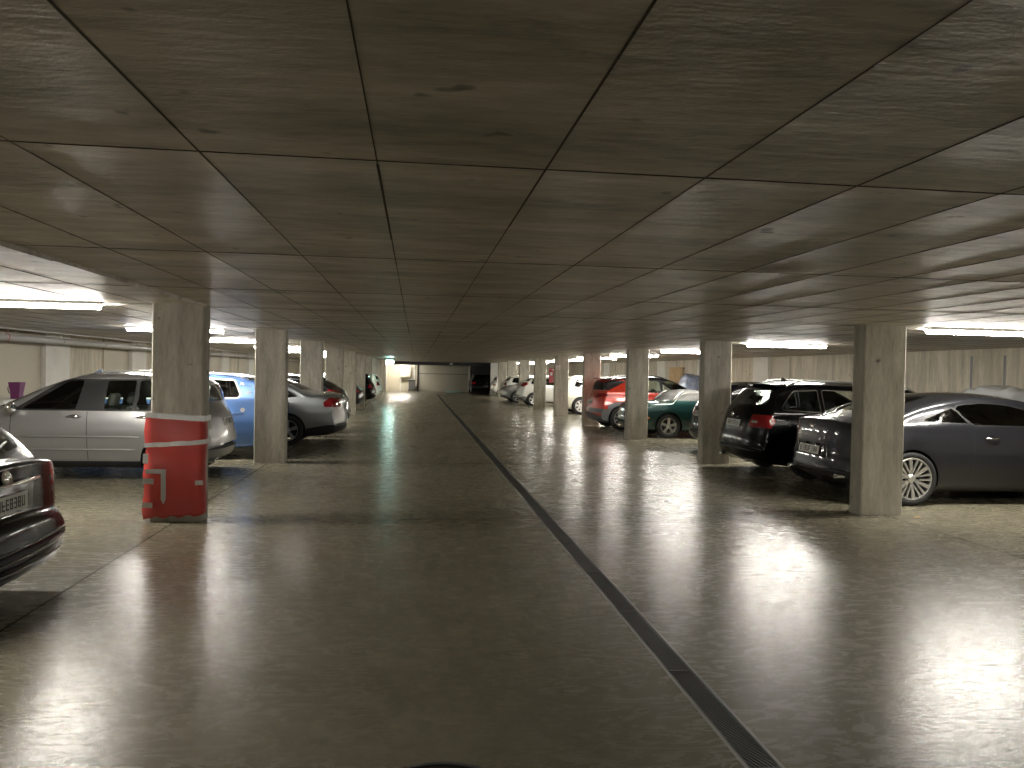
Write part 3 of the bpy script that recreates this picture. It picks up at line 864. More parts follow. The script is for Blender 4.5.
tag(root, 'blue estate car with white flower stickers between the silver people carrier and silver saloon', 'car')

# --- saloon builder
def saloon(L, W, H, paint_, xr, xf, rw, deck, lamp, win, **kw):
    wy = W/2
    dz = deck
    top = kw.pop('top', None) or [(0, .48), (.015, .60), (.035, .74), (.07, dz-.10), (.11, dz-.03, 's'), (.35, dz+.02), (.70, dz+.035), (1.08, dz+.20), (1.5, dz+.32), (1.95, H), (2.35, H-.01), (2.75, H-.06),
           (3.48, 1.0, 's'), (4.1, .90), (L-.2, .74), (L-.04, .60), (L, .44)]
    cuts = [dict(kind='end', key='rear_window', name='rear_window', mat=M['glassdark'], x=(.55, 1.75), nx=-1, nmin=.15,
                 poly=[(0, dz+.06), (wy*.68, dz+.07), (wy*.52, dz+.29), (0, dz+.30)]),
            dict(kind='end', key='windshield', name='windshield', mat=M['glass'], x=(2.6, 3.5), nx=1, nmin=.12,
                 poly=[(0, 1.02), (wy*.82, 1.03), (wy*.60, H-.10), (0, H-.085)])]
    for i, w in enumerate(win):
        wp = round_poly(w, .03)
        cuts.append(dict(kind='side', key='wtrim%d' % i, name='window_trim', mat=kw.get('trim', M['black']), poly=offset_poly(wp, .02), ny=.3, on=tuple('wtrim%d_%s' % (j, s) for j in range(i) for s in 'LR')))
        cuts.append(dict(kind='side', key='win%d' % i, name='side_window', mat=M['glass'], poly=wp, ny=.3, body=False, on=('wtrim%d_L' % i, 'wtrim%d_R' % i)))
    cuts.append(dict(kind='wrap', key='tail_lamp', name='tail_lamp', mat=M['redlamp'], **lamp))
    cuts.append(dict(kind='wrap', key='headlamp', name='headlamp', mat=M['clearlamp'], x=(L-.6, L+.1), poly=[(wy*.52, .58), (wy*1.1, .60), (wy*1.1, .76), (wy*.55, .70)]))
    cuts += kw.pop('cuts', [])
    return make_car(dict(L=L, W=W, H=H, paint=paint_, top=top, belt=kw.pop('belt', [(0, dz-.06), (L*.5, .93), (L, .80)]), xr=xr, xf=xf, rw=rw, cuts=cuts, **kw))

WS = [[(3.05, .95), (2.02, .95), (1.98, 1.30), (2.45, 1.31)], [(1.94, .95), (1.20, .97), (1.50, 1.27), (1.90, 1.30)], [(1.14, .99), (.96, 1.02), (1.36, 1.24), (1.40, 1.22)]]
root, sp = saloon(4.6, 1.78, 1.43, P['silver2'], 1.12, 3.78, .32, 1.08,
    dict(x=(-.1, .44), spoly=[(-.2, .80), (.39, .81), (.42, .90), (.30, .995), (-.2, .99)], poly=[(.50, .78), (1.1, .78), (1.1, 1.02), (.50, 1.02)]), WS, rim=RIM5, name='sedan', trim=M['chrome'],
    cuts=[dict(kind='side', key='bumper', name='bumper', mat=P['silver2'], joined=True, ny=-2, poly=[(-.2, .1), (.72, .1), (.60, .62), (-.2, .66)]),
          dict(kind='side', key='valance', name='rear_valance', mat=M['black'], joined=True, ny=-2, on=('bumper',), poly=[(-.2, .1), (.80, .1), (.75, .36), (.36, .43), (-.2, .47)])] + seams([(1.96, 0), (1.1, 0)], .28, .92),
    handles=[(2.1, .84), (1.25, .86)], plate=(.035, .80, .08), mirror=(3.0, .96), bow_r=.2, exhaust=((.10, .36), (-.5, .5)))
place(root, -1.47, 17.02, True)
tag(root, 'silver saloon with angular red tail lamps jutting out past the third left pillar', 'car')

# --- small cars generated from one outline with varied sizes, all with their rear or nose to the aisle
def small(paint_, L=4.1, W=1.74, H=1.46, zb=.97, detail=0, lampz=(.78, 1.0), name='hatchback', rim=RIM5, rw=.31, xr=.74, **kw):
    xf = L - .82
    win = [[(L-1.15, zb+.02), (1.86, zb+.02), (1.86, H-.14), (L-1.66, H-.13)], [(1.77, zb+.02), (1.05, zb+.03), (1.05, H-.15), (1.77, H-.14)], [(.97, zb+.04), (.62, zb+.08), (.72, H-.19), (.97, H-.17)]]
    kw.setdefault('lamp', dict(x=(-.1, .30), poly=[(W*.30, lampz[0]), (W*.6, lampz[0]), (W*.6, lampz[1]), (W*.33, lampz[1])]))
    kw.setdefault('cuts', [dict(kind='side', key='bumper', name='bumper', mat=paint_, joined=True, ny=-2, poly=[(-.2, .1), (.40, .1), (.40, .60), (-.2, .62)])])
    rr0 = kw.get('roof_r', (.42, H-.07))
    kw.setdefault('spoiler', (rr0[0]-.12, rr0[0]+.16, rr0[1]+.012, W*.31))
    kw.setdefault('plate', (.005, .82, .1))
    return hatch(L, W, H, paint_, zb, kw.pop('tail', (.20, zb+.07)), kw.pop('roof_r', (.42, H-.07)), (L-1.75, H-.05), (L-.85, zb), zb-.10, xr, xf, rw, win, detail=detail, rim=rim, name=name, sglass=M['glassdark'], **kw)

root, sp = small(P['charcoal'], 4.2, 1.76, 1.45, lamp=dict(x=(-.1, .52), poly=[(.48, .95), (1.0, .95), (1.0, 1.08), (.5, 1.08)]), tail=(.22, 1.09), roof_r=(.72, 1.38), detail=1)
place(root, -1.66, 20.2, True)
tag(root, 'dark grey hatchback with red tail lamps between the silver saloon and fourth left pillar', 'car')
root, sp = small(P['charcoal'], 4.3, 1.74, 1.40, zb=.92, lampz=(.7, .85), tail=(.30, .97), roof_r=(.75, 1.3))
place(root, -2.02, 31.0, True)
tag(root, 'dark car in the far left row between the fifth and sixth pillars', 'car')
root, sp = small(P['black'], 4.1, 1.74, 1.46, lampz=(.75, .95), cuts=[dict(kind='side', key='bumper', name='bumper', mat=P['black'], joined=True, ny=-2, poly=[(-.2, .1), (.40, .1), (.40, .60), (-.2, .62)])])
place(root, -1.82, 36.2, True)
tag(root, 'black hatchback in the far left row between sixth and seventh pillars', 'car')
root, sp = small(P['white'], 4.0, 1.7, 1.44, lampz=(.78, .98))
place(root, -1.72, 41.2, True)
tag(root, 'white hatchback last in the left row before the end wall', 'car')

# --- graphite coupe, right row, nearest
WQ = [[(3.17, 1.02), (1.80, 1.035), (1.755, 1.06), (1.68, 1.13), (1.60, 1.235), (1.64, 1.275), (1.97, 1.31), (2.32, 1.295), (2.67, 1.215)], [(1.70, 1.055), (1.09, 1.075), (1.12, 1.10), (1.545, 1.243), (1.60, 1.20)]]
cc = [dict(kind='end', key='rear_window', name='rear_window', mat=M['glassdark'], x=(.5, 1.9), nx=-1, nmin=.1, poly=[(0, 1.165), (.54, 1.165), (.50, 1.25), (.42, 1.37), (0, 1.385)]),
      dict(kind='end', key='windshield', name='windshield', mat=M['glass'], x=(2.5, 3.7), nx=1, nmin=.1, poly=[(0, 1.03), (.88, 1.03), (.64, 1.36), (0, 1.375)])]
for i, w in enumerate(WQ):
    cc.append(dict(kind='side', key='wtrim%d' % i, name='window_trim', mat=M['darkmetal'] if i == 0 else M['black'], poly=offset_poly(w, .014), ny=.25, on=tuple('wtrim%d_%s' % (j, s) for j in range(i) for s in 'LR')))
    cc.append(dict(kind='side', key='win%d' % i, name='side_window', mat=M['glass'] if i == 0 else M['glassdark'], poly=w, ny=.25, body=False, on=('wtrim%d_L' % i, 'wtrim%d_R' % i)))
cc += [dict(kind='wrap', key='tail_lamp', name='tail_lamp', mat=M['redlamp'], x=(-.1, .30), spoly=[(-.2, .72), (.30, .77), (.26, .82), (.14, .87), (-.2, .87)], poly=[(.76, .70), (1.1, .70), (1.1, .88), (.80, .88)]),
       dict(kind='wrap', key='headlamp', name='headlamp', mat=M['clearlamp'], x=(4.12, 5), poly=[(.5, .58), (1.1, .58), (1.1, .76), (.5, .74)]),
       dict(kind='end', key='plate_recess', name='plate_recess', mat=M['blackgloss'], x=(-.1, .3), nx=-1, nmin=.1, poly=[(0, .54), (.40, .54), (.36, .73), (0, .73)]),
       dict(kind='side', key='bumper', name='bumper', mat=P['coupe'], joined=True, ny=-2, poly=[(-.2, .1), (.42, .1), (.30, .62), (-.2, .64)]),
       dict(kind='side', key='sill', name='sill_trim', mat=M['black'], joined=True, ny=-2, poly=[(1.22, .1), (3.32, .1), (3.32, .245), (1.22, .245)])] + seams([(1.75, .02), (3.07, .0)], .30, 1.02)
root, sp = make_car(dict(L=4.62, W=1.92, H=1.44, paint=P['coupe'], name='coupe', rear_seats=True,
    top=[(0, .42), (.01, .55), (.03, .63), (.045, .80), (.065, .95), (.09, 1.05, 's'), (.22, 1.075), (.5, 1.135), (.84, 1.235), (1.32, 1.365), (1.82, 1.432), (2.2, 1.44), (2.62, 1.40), (3.58, 1.02, 's'), (4.12, .93), (4.47, .76), (4.59, .6), (4.62, .42)],
    belt=[(0, .97), (.92, 1.02), (2.2, 1.0), (4.62, .82)], xr=.90, xf=3.65, rw=.345, tw=.25, ra=.375, cuts=cc, rim=RIMCOUPE, rc=.085, tumble=.55, gtaper=.13, haunch=(.87, .92, .03),
    bow_r=.34, plate=(.025, .635, .14), handles=[(2.01, .865)], handle_mat=M['chrome'], handle_cup=P['coupe'], mirror=(2.9, 1.04), exhaust=((.06, .33), (-.62, .62)), bot=[(0, .38), (.04, .30), (.3, .2), (.8, .17), (3.9, .17), (4.3, .2), (4.58, .27), (4.62, .36)],
    seat_x=1.97, dash_x=3.12, swheel=M['alloy'], seat_z=.28, flare=.016))
bm = bmesh.new()                                       # winged emblem on the boot lid
lathe_y(bm, [(.001, -.008), (.022, -.007), (.026, .003)], 16); bmesh.ops.rotate(bm, verts=bm.verts, cent=(0, 0, 0), matrix=Matrix.Rotation(-PI/2, 3, 'Z'))
for s in (1, -1):
    for k in range(3):
        v = [bm.verts.new(p) for p in [(-.004, s*.024, .014-.012*k), (-.004, s*(.085-.018*k), .018-.014*k), (-.004, s*(.08-.018*k), .009-.014*k), (-.004, s*.024, .005-.012*k)]]
        bm.faces.new(v)
obj('badge', bm, M['chrome'], root, False, (.068, 0, .95), (0, .2, 0))
for s in (1, -1):                                       # bright corner strips either side of the plate
    bm = bmesh.new(); tube(bm, [(.06, s*.38, .73), (.05, s*.41, .64), (.035, s*.43, .56)], .008, 6)
    obj('plate_surround', bm, M['chrome'], root, True)
place(root, 5.36, 9.98)
tag(root, 'dark grey two-door coupe with multi-spoke alloy wheels behind the nearest right pillar', 'car')

# --- black estate, second in the right row
WE = [[(3.05, 1.02), (2.02, 1.04), (2.02, 1.39), (2.55, 1.39)], [(1.93, 1.04), (1.22, 1.06), (1.22, 1.40), (1.93, 1.39)], [(1.14, 1.065), (.54, 1.09), (.52, 1.115), (.76, 1.375), (1.14, 1.40)]]
root, sp = hatch(4.66, 1.81, 1.535, P['black'], 1.05, (.16, 1.11), (.50, 1.495), (2.85, 1.45), (3.6, 1.0), .90, 1.0, 3.72, .32, WE,
    lamp=dict(x=(-.1, .42), spoly=[(-.2, .80), (.30, .80), (.40, .90), (.34, 1.01), (-.2, 1.01)], poly=[(.48, .78), (1.0, .78), (1.0, 1.0), (.52, 1.0)]),
    lamp2=dict(x=(-.1, .30), poly=[(.54, .87), (.66, .87), (.66, .905), (.54, .905)]),
    cuts=[dict(kind='side', key='bumper', name='bumper', mat=P['black'], joined=True, ny=-2, poly=[(-.2, .1), (.60, .1), (.50, .66), (-.2, .68)])] + seams([(1.98, 0), (1.12, 0)], .28, 1.0),
    glass=M['glass'], trim=M['chrome'], trimw=.012, spoiler=(.42, .70, 1.508, .54), rails=(.75, 2.9, .05, M['alloy']), mirror=(3.1, 1.02), handles=[(2.1, .90), (1.25, .92)], plate=(.022, .84, .1), bow_r=.22, rim=RIM10,
    badge=(.045, .98, .04, .12), antenna=(.95, M['black']), name='estate_car', exhaust=((.06, .27), (-.52, .52)), seat_x=2.2, dash_x=3.3)
place(root, 5.21, 12.28)
tag(root, 'black estate car with roof rails between the dark coupe and second right pillar', 'car')

# --- black hatch hidden behind the second right pillar
root, sp = small(P['black'], 4.25, 1.78, 1.50, zb=1.0, lampz=(1.02, 1.24), detail=1, tail=(.20, 1.10), roof_r=(.50, 1.44), mirror=(3.0, 1.02))
place(root, 5.80, 15.4)
tag(root, 'black hatchback mostly hidden behind the second right pillar, red tail lamp showing', 'car')

# --- green roadster with grey hood
gc = [dict(kind='band', key='soft_top', name='soft_top', mat=M['fabricgrey'], poly=[(1.0, .965), (2.05, .955), (2.12, 1.6), (1.0, 1.6)], zmin=.9),
      dict(kind='end', key='windshield', name='windshield', mat=M['glass'], x=(2.05, 2.85), nx=1, nmin=.12, poly=[(0, .93), (.66, .935), (.50, 1.16), (0, 1.17)]),
      dict(kind='side', key='win0', name='side_window', mat=M['glass'], ny=.3, on=('soft_top',), poly=[(2.55, .95), (2.0, .95), (1.97, 1.14), (2.25, 1.15)]),
      dict(kind='wrap', key='tail_lamp', name='tail_lamp', mat=M['redlamp'], x=(-.1, .2), poly=[(.45, .66), (1.0, .66), (1.0, .80), (.45, .80)]),
      dict(kind='wrap', key='marker', name='side_marker', mat=M['orange'], x=(.30, .55), poly=[(.3, .50), (1.0, .50), (1.0, .535), (.3, .535)]),
      dict(kind='wrap', key='headlamp', name='headlamp', mat=M['clearlamp'], x=(3.5, 4.2), poly=[(.45, .56), (1.0, .56), (1.0, .70), (.45, .70)]),
      dict(kind='side', key='bumper', name='bumper', mat=P['green'], joined=True, ny=-2, poly=[(-.2, .1), (.50, .1), (.46, .5), (-.2, .52)])] + seams([(1.55, 0), (2.6, 0)], .26, .88)
root, sp = make_car(dict(L=3.98, W=1.70, H=1.24, paint=P['green'], name='roadster', rear_seats=False,
    top=[(0, .42), (.012, .53), (.04, .64), (.07, .78), (.12, .87, 's'), (.5, .925), (1.14, .955, 's'), (1.28, 1.09), (1.46, 1.20), (1.8, 1.24), (2.1, 1.20), (2.78, .90, 's'), (3.4, .80), (3.8, .66), (3.94, .55), (3.98, .42)],
    belt=[(0, .86), (1.0, .91), (2.0, .89), (3.98, .74)], xr=1.05, xf=3.2, rw=.315, cuts=gc, rim=RIM5, rc=.07, tumble=.5, bow_r=.3, seat_x=1.6, dash_x=2.45, seat_z=.22, handles=[(1.75, .76)], plate=(.03, .6, .1), mirror=(2.5, .95), haunch=(1.05, .84, .02)))
for s in (1, -1):  # pale tube stands in for the highlight along the hood's folded edge
    bm = bmesh.new(); tube(bm, [(1.17, s*.765, .955), (1.28, s*.725, 1.06), (1.37, s*.68, 1.145), (1.48, s*.62, 1.195)], [.014, .022, .022, .012], 8)
    obj('hood_highlight', bm, M['alloywhite'], root, True)
place(root, 5.30, 19.58)
tag(root, 'dark green roadster with a grey canvas hood between second and third right pillars', 'car')

# --- orange-red crossover
WR = [[(3.0, 1.09), (2.0, 1.10), (2.0, 1.42), (2.35, 1.43)], [(1.92, 1.10), (1.22, 1.13), (1.28, 1.42), (1.92, 1.42)]]
root, sp = hatch(4.15, 1.80, 1.58, P['red'], 1.08, (.18, 1.10), (.34, 1.46), (2.2, 1.52), (3.1, 1.06), .98, .80, 3.32, .345, WR,
    pre=[dict(kind='side', key='dlo', name='window_surround', mat=M['black'], ny=.3, poly=[(3.08, 1.075), (1.18, 1.115), (1.22, 1.45), (2.42, 1.45)])],
    lamp=dict(x=(-.1, .45), spoly=[(-.2, .86), (.40, .98), (.40, 1.04), (-.2, 1.06)], poly=[(.42, .84), (1.0, .84), (1.0, 1.06), (.42, 1.06)]),
    cuts=[dict(kind='band', key='roof', name='roof', mat=P['charcoal'], poly=[(.1, 1.44), (2.36, 1.44), (2.36, 1.8), (.1, 1.8)], zmin=1.1),
          dict(kind='band', key='roof', name='roof', mat=P['charcoal'], poly=[(2.36, 1.44), (3.08, 1.10), (3.2, 1.1), (3.2, 1.8), (2.36, 1.8)], zmin=1.05),
          dict(kind='side', key='cpillar', name='rear_quarter_trim', mat=M['black'], ny=.25, poly=[(.22, 1.14), (.42, 1.14), (1.0, 1.42), (.30, 1.44)]),
          dict(kind='side', key='bumper', name='bumper', mat=M['clad'], joined=True, ny=-2, poly=[(-.2, .1), (.40, .1), (.40, .60), (-.2, .64)]),
          dict(kind='side', key='cladding', name='wheel_arch_cladding', mat=M['clad'], joined=True, ny=.15, poly=[(.25, .2), (1.32, .2), (1.28, .55), (1.1, .76), (.9, .84), (.6, .80), (.4, .72)], on=('bumper',)),
          dict(kind='side', key='cladding_f', name='wheel_arch_cladding', mat=M['clad'], joined=True, ny=.15, poly=[(2.8, .2), (3.85, .2), (3.8, .6), (3.55, .80), (3.1, .80), (2.85, .6)]),
          dict(kind='side', key='sill', name='sill_trim', mat=M['clad'], joined=True, ny=-2, poly=[(1.2, .1), (2.9, .1), (2.9, .36), (1.2, .36)])] + seams([(1.96, 0), (1.15, 0)], .36, 1.06),
    rim=RIM10, mirror=(2.95, 1.1), mirror_mat=M['black'], handles=[(2.1, .96)], plate=(.02, .78, .05), bow_r=.22, spoiler=(.22, .55, 1.50, .6), spoiler_mat=P['charcoal'], rails=(.6, 2.1, .03, M['black']), name='crossover')
place(root, 5.02, 22.12)
tag(root, 'orange-red crossover with a black roof and grey wheel-arch cladding', 'car')

# --- far part of the right row
root, sp = small(P['cream'], 4.1, 1.74, 1.52, zb=1.02, lampz=(.85, 1.1), rim=RIMCOVER, xr=.86, rw=.33, detail=1)
place(root, 5.55, 30.3)
tag(root, 'ivory white hatchback with pale wheel covers between fourth and fifth right pillars', 'car')
root, sp = small(P['white'], 4.15, 1.76, 1.46, zb=1.0, lampz=(.92, 1.12), tail=(.24, 1.13), roof_r=(.7, 1.38), xr=.72,
    lamp=dict(x=(-.1, .50), spoly=[(-.2, .95), (.25, .92), (.46, 1.04), (.42, 1.12), (-.2, 1.12)], poly=[(.40, .9), (1.0, .9), (1.0, 1.13), (.40, 1.13)]),
    cuts=[dict(kind='side', key='valance', name='rear_valance', mat=M['clad'], joined=True, ny=-2, poly=[(-.2, .1), (.40, .1), (.40, .42), (-.2, .60)])])
place(root, 4.88, 37.25)
tag(root, 'white hatchback with a dark rear window and almond-shaped red tail lamp', 'car')
root, sp = small(P['grey'], 4.2, 1.76, 1.44, zb=.95, head=dict(x=(3.5, 4.4), spoly=[(3.55, .70), (4.4, .58), (4.4, .72), (3.9, .82), (3.55, .84)], poly=[(.42, .55), (1.0, .55), (1.0, .86), (.42, .86)]))
place(root, 4.42+4.2, 40.5, True)
tag(root, 'grey car parked nose-out in the far right row, headlamps towards the aisle', 'car')
root, sp = small(P['white'], 4.0, 1.72, 1.46, zb=.98, lampz=(.9, 1.15), tail=(.22, 1.08), roof_r=(.62, 1.38))
place(root, 4.62, 42.55)
tag(root, 'white car with a large red tail lamp just beyond the grey nose-out car', 'car')
root, sp = small(P['white'], 4.0, 1.72, 1.10+.3, zb=.95, lampz=(.7, .78))
place(root, 4.92, 51.1)
tag(root, 'white car at the far right end of the row beside the pale end pillar', 'car')
root, sp = small(P['black'], 3.95, 1.74, 1.44, zb=.96, lampz=(.7, .85))
root.location = (4.76, 54.2, 0); root.rotation_euler = (0, 0, PI/2)
tag(root, 'black car before the dark gate at the far end of the aisle', 'car')

# ------------------------------------------------------------------ the garage
CH = 2.234
XL, XR_, Y0, Y1 = -8.0, 11.05, -5.0, 59.2
DX0, DX1 = 1.362, 1.530                         # drain slot in the floor

bm = bmesh.new()
def quad(bm, pts): return bm.faces.new([bm.verts.new(p) for p in pts])
DY0, DY1 = 0.88, 52.4
quad(bm, [(XL, Y0, 0), (DX0, Y0, 0), (DX0, Y1, 0), (XL, Y1, 0)])
quad(bm, [(DX1, Y0, 0), (XR_, Y0, 0), (XR_, Y1, 0), (DX1, Y1, 0)])
quad(bm, [(DX0, Y0, 0), (DX1, Y0, 0), (DX1, DY0, 0), (DX0, DY0, 0)])
quad(bm, [(DX0, DY1, 0), (DX1, DY1, 0), (DX1, Y1, 0), (DX0, Y1, 0)])
for q in ([(DX0, DY0, 0), (DX0, DY1, 0), (DX0, DY1, -.12), (DX0, DY0, -.12)], [(DX1, DY1, 0), (DX1, DY0, 0), (DX1, DY0, -.12), (DX1, DY1, -.12)],
          [(DX0, DY0, -.12), (DX0, DY1, -.12), (DX1, DY1, -.12), (DX1, DY0, -.12)]):
    quad(bm, q)
tag(obj('floor', bm, M['floor']), kind='structure')

bm = bmesh.new(); box(bm, XL, XR_, Y0, Y1, CH, CH+.25)
tag(obj('ceiling', bm, M['ceiling']), kind='structure')
# joints of the shuttering boards in the ceiling
bm = bmesh.new(); rnd = random.Random(3)
for i in range(-15, 22):
    x = -.13 + .518*i
    y = Y0
    while y < 56:
        l = rnd.uniform(.7, 2.6); w = rnd.choice((.0006, .0012, .002, .003))*(1.45 if i in (-1, 0, 1, 2) else .6)
        j = rnd.uniform(-.002, .002)
        box(bm, x-w+j, x+w+j, y, min(y+l, 57), CH-.0025, CH+.01)
        y += l
for k in range(-3, 27):
    y = 2.375 + 2.07*k
    x = XL
    while x < XR_:
        l = rnd.uniform(.5, 1.6); w = rnd.choice((.001, .0018, .0026)) if k == 0 else rnd.choice((.0004, .0006, .001)) if k < 3 else .0003
        j = rnd.uniform(-.002, .002)
        box(bm, x, min(x+l, XR_), y-w+j, y+w+j, CH-.0025, CH+.01); x += l
tag(obj('trim_1', bm, M['seam']), kind='structure')
# raised fin where two pours of the slab meet, over the left pillar line
bm = bmesh.new(); y = -4.
while y < 8.2:
    l = rnd.uniform(.15, .5); h = rnd.uniform(.022, .03)
    box(bm, -2.170, -2.150, y, y+l, CH-h, CH+.01); y += l
tag(obj('trim_2', bm, M['ceiling']), kind='structure')
# floor joints
bm = bmesh.new()
box(bm, -2.434, -2.420, Y0, 57, -.01, .0012); box(bm, 5.493, 5.507, Y0, 57, -.01, .0012)
tag(obj('trim_3', bm, M['joint']), kind='structure')
bm = bmesh.new()
for k in range(0, 10):
    for a, b in ((XL, DX0-.02), (DX1+.02, XR_)): box(bm, a, b, 8.278+5.04*k, 8.287+5.04*k, -.01, .0010)
tag(obj('trim_4', bm, M['joint']), kind='structure')

def wall(name, b, mat=None): return tag(boxobj(name, b, mat or M['wall']), kind='structure')
wall('wall_left', (XL-.25, XL, Y0, Y1, 0, CH))
wall('wall_right', (XR_, XR_+.25, Y0, Y1, 0, CH))
wall('wall_back', (XL, XR_, Y0-.25, Y0, 0, CH))
wall('wall_end', (XL-.25, XR_+.25, Y1, Y1+.25, 0, CH), M['beige'])
bm = bmesh.new(); box(bm, XL, -2.16, 53.7, 59.2, 0, CH); tag(obj('wall_end_left', bm, M['wall']), kind='structure')
bm = bmesh.new(); box(bm, 5.75, XR_, 54.0, 59.2, 0, CH); tag(obj('wall_end_right', bm, M['wall']), kind='structure')
# whitewashed pilasters and beige boards along both walls, in step with the pillars
n_ = 5
for k in range(0, 10):
    yl, yr = 8.21+5.04*k, 8.41+5.04*k
    if yl < 53: wall('trim_%d' % n_, (XL, XL+.12, yl-.68, yl+.46, 0, CH), M['white_wall']); n_ += 1
    if yr < 53 and k >= 3: wall('trim_%d' % n_, (XR_-.12, XR_, yr-.62, yr+.46, 0, CH), M['white_wall']); n_ += 1
    if yl < 50 and k >= 1: wall('trim_%d' % n_, (XL, XL+.03, yl-2.4, yl-.7, 0, CH-.04), M['beige']); n_ += 1
    if yr < 50 and k >= 3: wall('trim_%d' % n_, (XR_-.03, XR_, yr-1.85, yr-.64, 0, CH-.04), M['beige']); n_ += 1
for y in (13.29, 14.17):                      # dark vertical joints in the right wall
    wall('trim_%d' % n_, (XR_-.004, XR_, y-.03, y+.03, 0, 2.1), M['clad']); n_ += 1

# pillars
ORD = ['nearest', 'second', 'third', 'fourth', 'fifth', 'sixth', 'seventh', 'eighth', 'ninth', 'tenth']
def pillar(x0, x1, y, label, i, k_pale=False):
    bm = bmesh.new()
    v = [(x0, y), (x1, y), (x1, y+.25), (x0, y+.25)]
    box(bm, x0, x1, y, y+.25, 0, CH)
    es = [e for e in bm.edges if abs(e.verts[0].co.z - e.verts[1].co.z) > 1]
    bmesh.ops.bevel(bm, geom=es, offset=.014, segments=1, affect='EDGES')
    for vv in bm.verts: vv.co.y -= 0
    o = obj('concrete_pillar', bm, M['pillar'])
    if k_pale: o.data.materials[0] = M['white_wall']
    return tag(o, label, 'pillar', 'concrete pillars along the aisle', 'thing')
for k in range(9):
    lab = 'square grey concrete pillar, %s from the camera in the left row' % ORD[k] if k else 'grey concrete pillar with its lower half wrapped in red padding'
    if k == 8: lab = 'grey concrete pillar at the far end of the left row'
    pillar(-2.671, -2.163, 8.21+5.04*k, lab, k)
for k in range(10):
    lab = 'square grey concrete pillar, %s from the camera in the right row' % ORD[k]
    if k == 0: lab = 'grey concrete pillar in front of the dark coupe, nearest in the right row'
    if k == 9: lab = 'pale concrete pillar at the far end of the right row beside the dark gate'
    pillar(5.198, 5.723, 8.41+5.04*k, lab, k, k == 9)

# red padding with duct tape on the nearest left pillar
def pad_front(x, z):
    return -.022 - .012*math.sin(z*7+x*3)*math.sin(x*9+1) - .006*math.sin(z*17+x*5)
bm = bmesh.new()
x0, x1, yf, yb = -2.671, -2.163, 8.21, 8.46
path = [(x1+.006, yb-.12), (x1+.016, yf+.05), (x1+.010, yf-.012)]
nx = 16
for i in range(1, nx): path.append((x1 + (x0-x1)*i/nx, yf))
path += [(x0-.03, yf-.012), (x0-.045, yf+.03), (x0-.035, yf+.12), (x0-.02, yb)]
nz = 26; rows = []
for j in range(nz+1):
    t = j/nz; row = []
    for i, (x, y) in enumerate(path):
        ztop_ = 1.085 - .03*(x-x0)/(x1-x0) + .008*math.sin(i*1.9)
        zbot = .075 - .03*((x1-x)/(x1-x0)) + .012*math.sin(i*1.3)
        z = zbot + (ztop_-zbot)*t
        yy = y + (pad_front(x, z) if 2 < i < len(path)-4 else 0)
        xx = x - (.02*math.sin(z*8+.5)**2 + (.012 if z < .5 else 0) if i >= len(path)-4 else 0) + (.006*math.sin(z*9) if i < 3 else 0)
        row.append(bm.verts.new((xx, yy, z)))
    rows.append(row)
for A, B in zip(rows, rows[1:]):
    for i in range(len(path)-1): bm.faces.new((A[i], A[i+1], B[i+1], B[i]))
bmesh.ops.recalc_face_normals(bm, faces=bm.faces)
for f in bm.faces: f.smooth = True
pad = obj('pillar_padding', bm, M['redpad'], None, True)
md = pad.modifiers.new('thick', 'SOLIDIFY'); md.thickness = .014; md.offset = 0
tag(pad, 'torn red foam padding taped round the foot of the nearest left pillar', 'padding')
def tape_band(z0l, z0r, h, xa=x0-.05, xb=x1+.02, off=.012, wob=1., sides=True):
    bm = bmesh.new(); rows = []
    pts = []
    if sides: pts += [(xb+.006, yf+.22), (xb+.008, yf+.02)]
    m_ = 18
    for i in range(m_+1):
        x = xb + (xa-xb)*i/m_
        pts.append((x, None))
    if sides: pts += [(xa-.008, yf+.03), (xa-.012, yf+.2)]
    for (x, y) in pts:
        t = (x-x0)/(x1-x0); z = z0l + (z0r-z0l)*t + .0015*math.sin(x*23)*wob
        yy = yf + pad_front(x, z) - off if y is None else y
        rows.append([bm.verts.new((x, yy, z)), bm.verts.new((x, yy-.001*math.sin(x*40), z+h*.5)), bm.verts.new((x, yy, z+h + .002*math.sin(x*31)))])
    for A, B in zip(rows, rows[1:]):
        for q in range(2): bm.faces.new((A[q], A[q+1], B[q+1], B[q]))
    o = obj('tape', bm, M['tape'], pad, False)
    s = o.modifiers.new('thick', 'SOLIDIFY'); s.thickness = .004
    return o
tape_band(1.065, 1.035, .055)
tape_band(.765, .80, .045)
tape_band(.50, .50, .045, xa=x0-.03, xb=x0+.165, sides=False)
tape_band(.395, .365, .055, xa=x0-.055, xb=x0+.05, sides=False, off=.02)
tape_band(.15, .12, .055, xa=x0-.06, xb=x0+.04, sides=False, off=.02)
tape_band(.38, .385, .045, xa=x1-.055, xb=x1+.022, sides=False, off=.016)
tape_band(.60, .57, .10, xa=x0-.055, xb=x0-.005, sides=False, off=.018)
bm = bmesh.new()                                    # tail of the torn L-shaped tape
v = []
for (x, z) in ((x0+.118, .50), (x0+.165, .535), (x0+.165, .24), (x0+.145, .185), (x0+.118, .235)):
    v.append(bm.verts.new((x, yf + pad_front(x, z) - .013, z)))
bm.faces.new(v)
o = obj('tape', bm, M['tape'], pad); s = o.modifiers.new('thick', 'SOLIDIFY'); s.thickness = .004

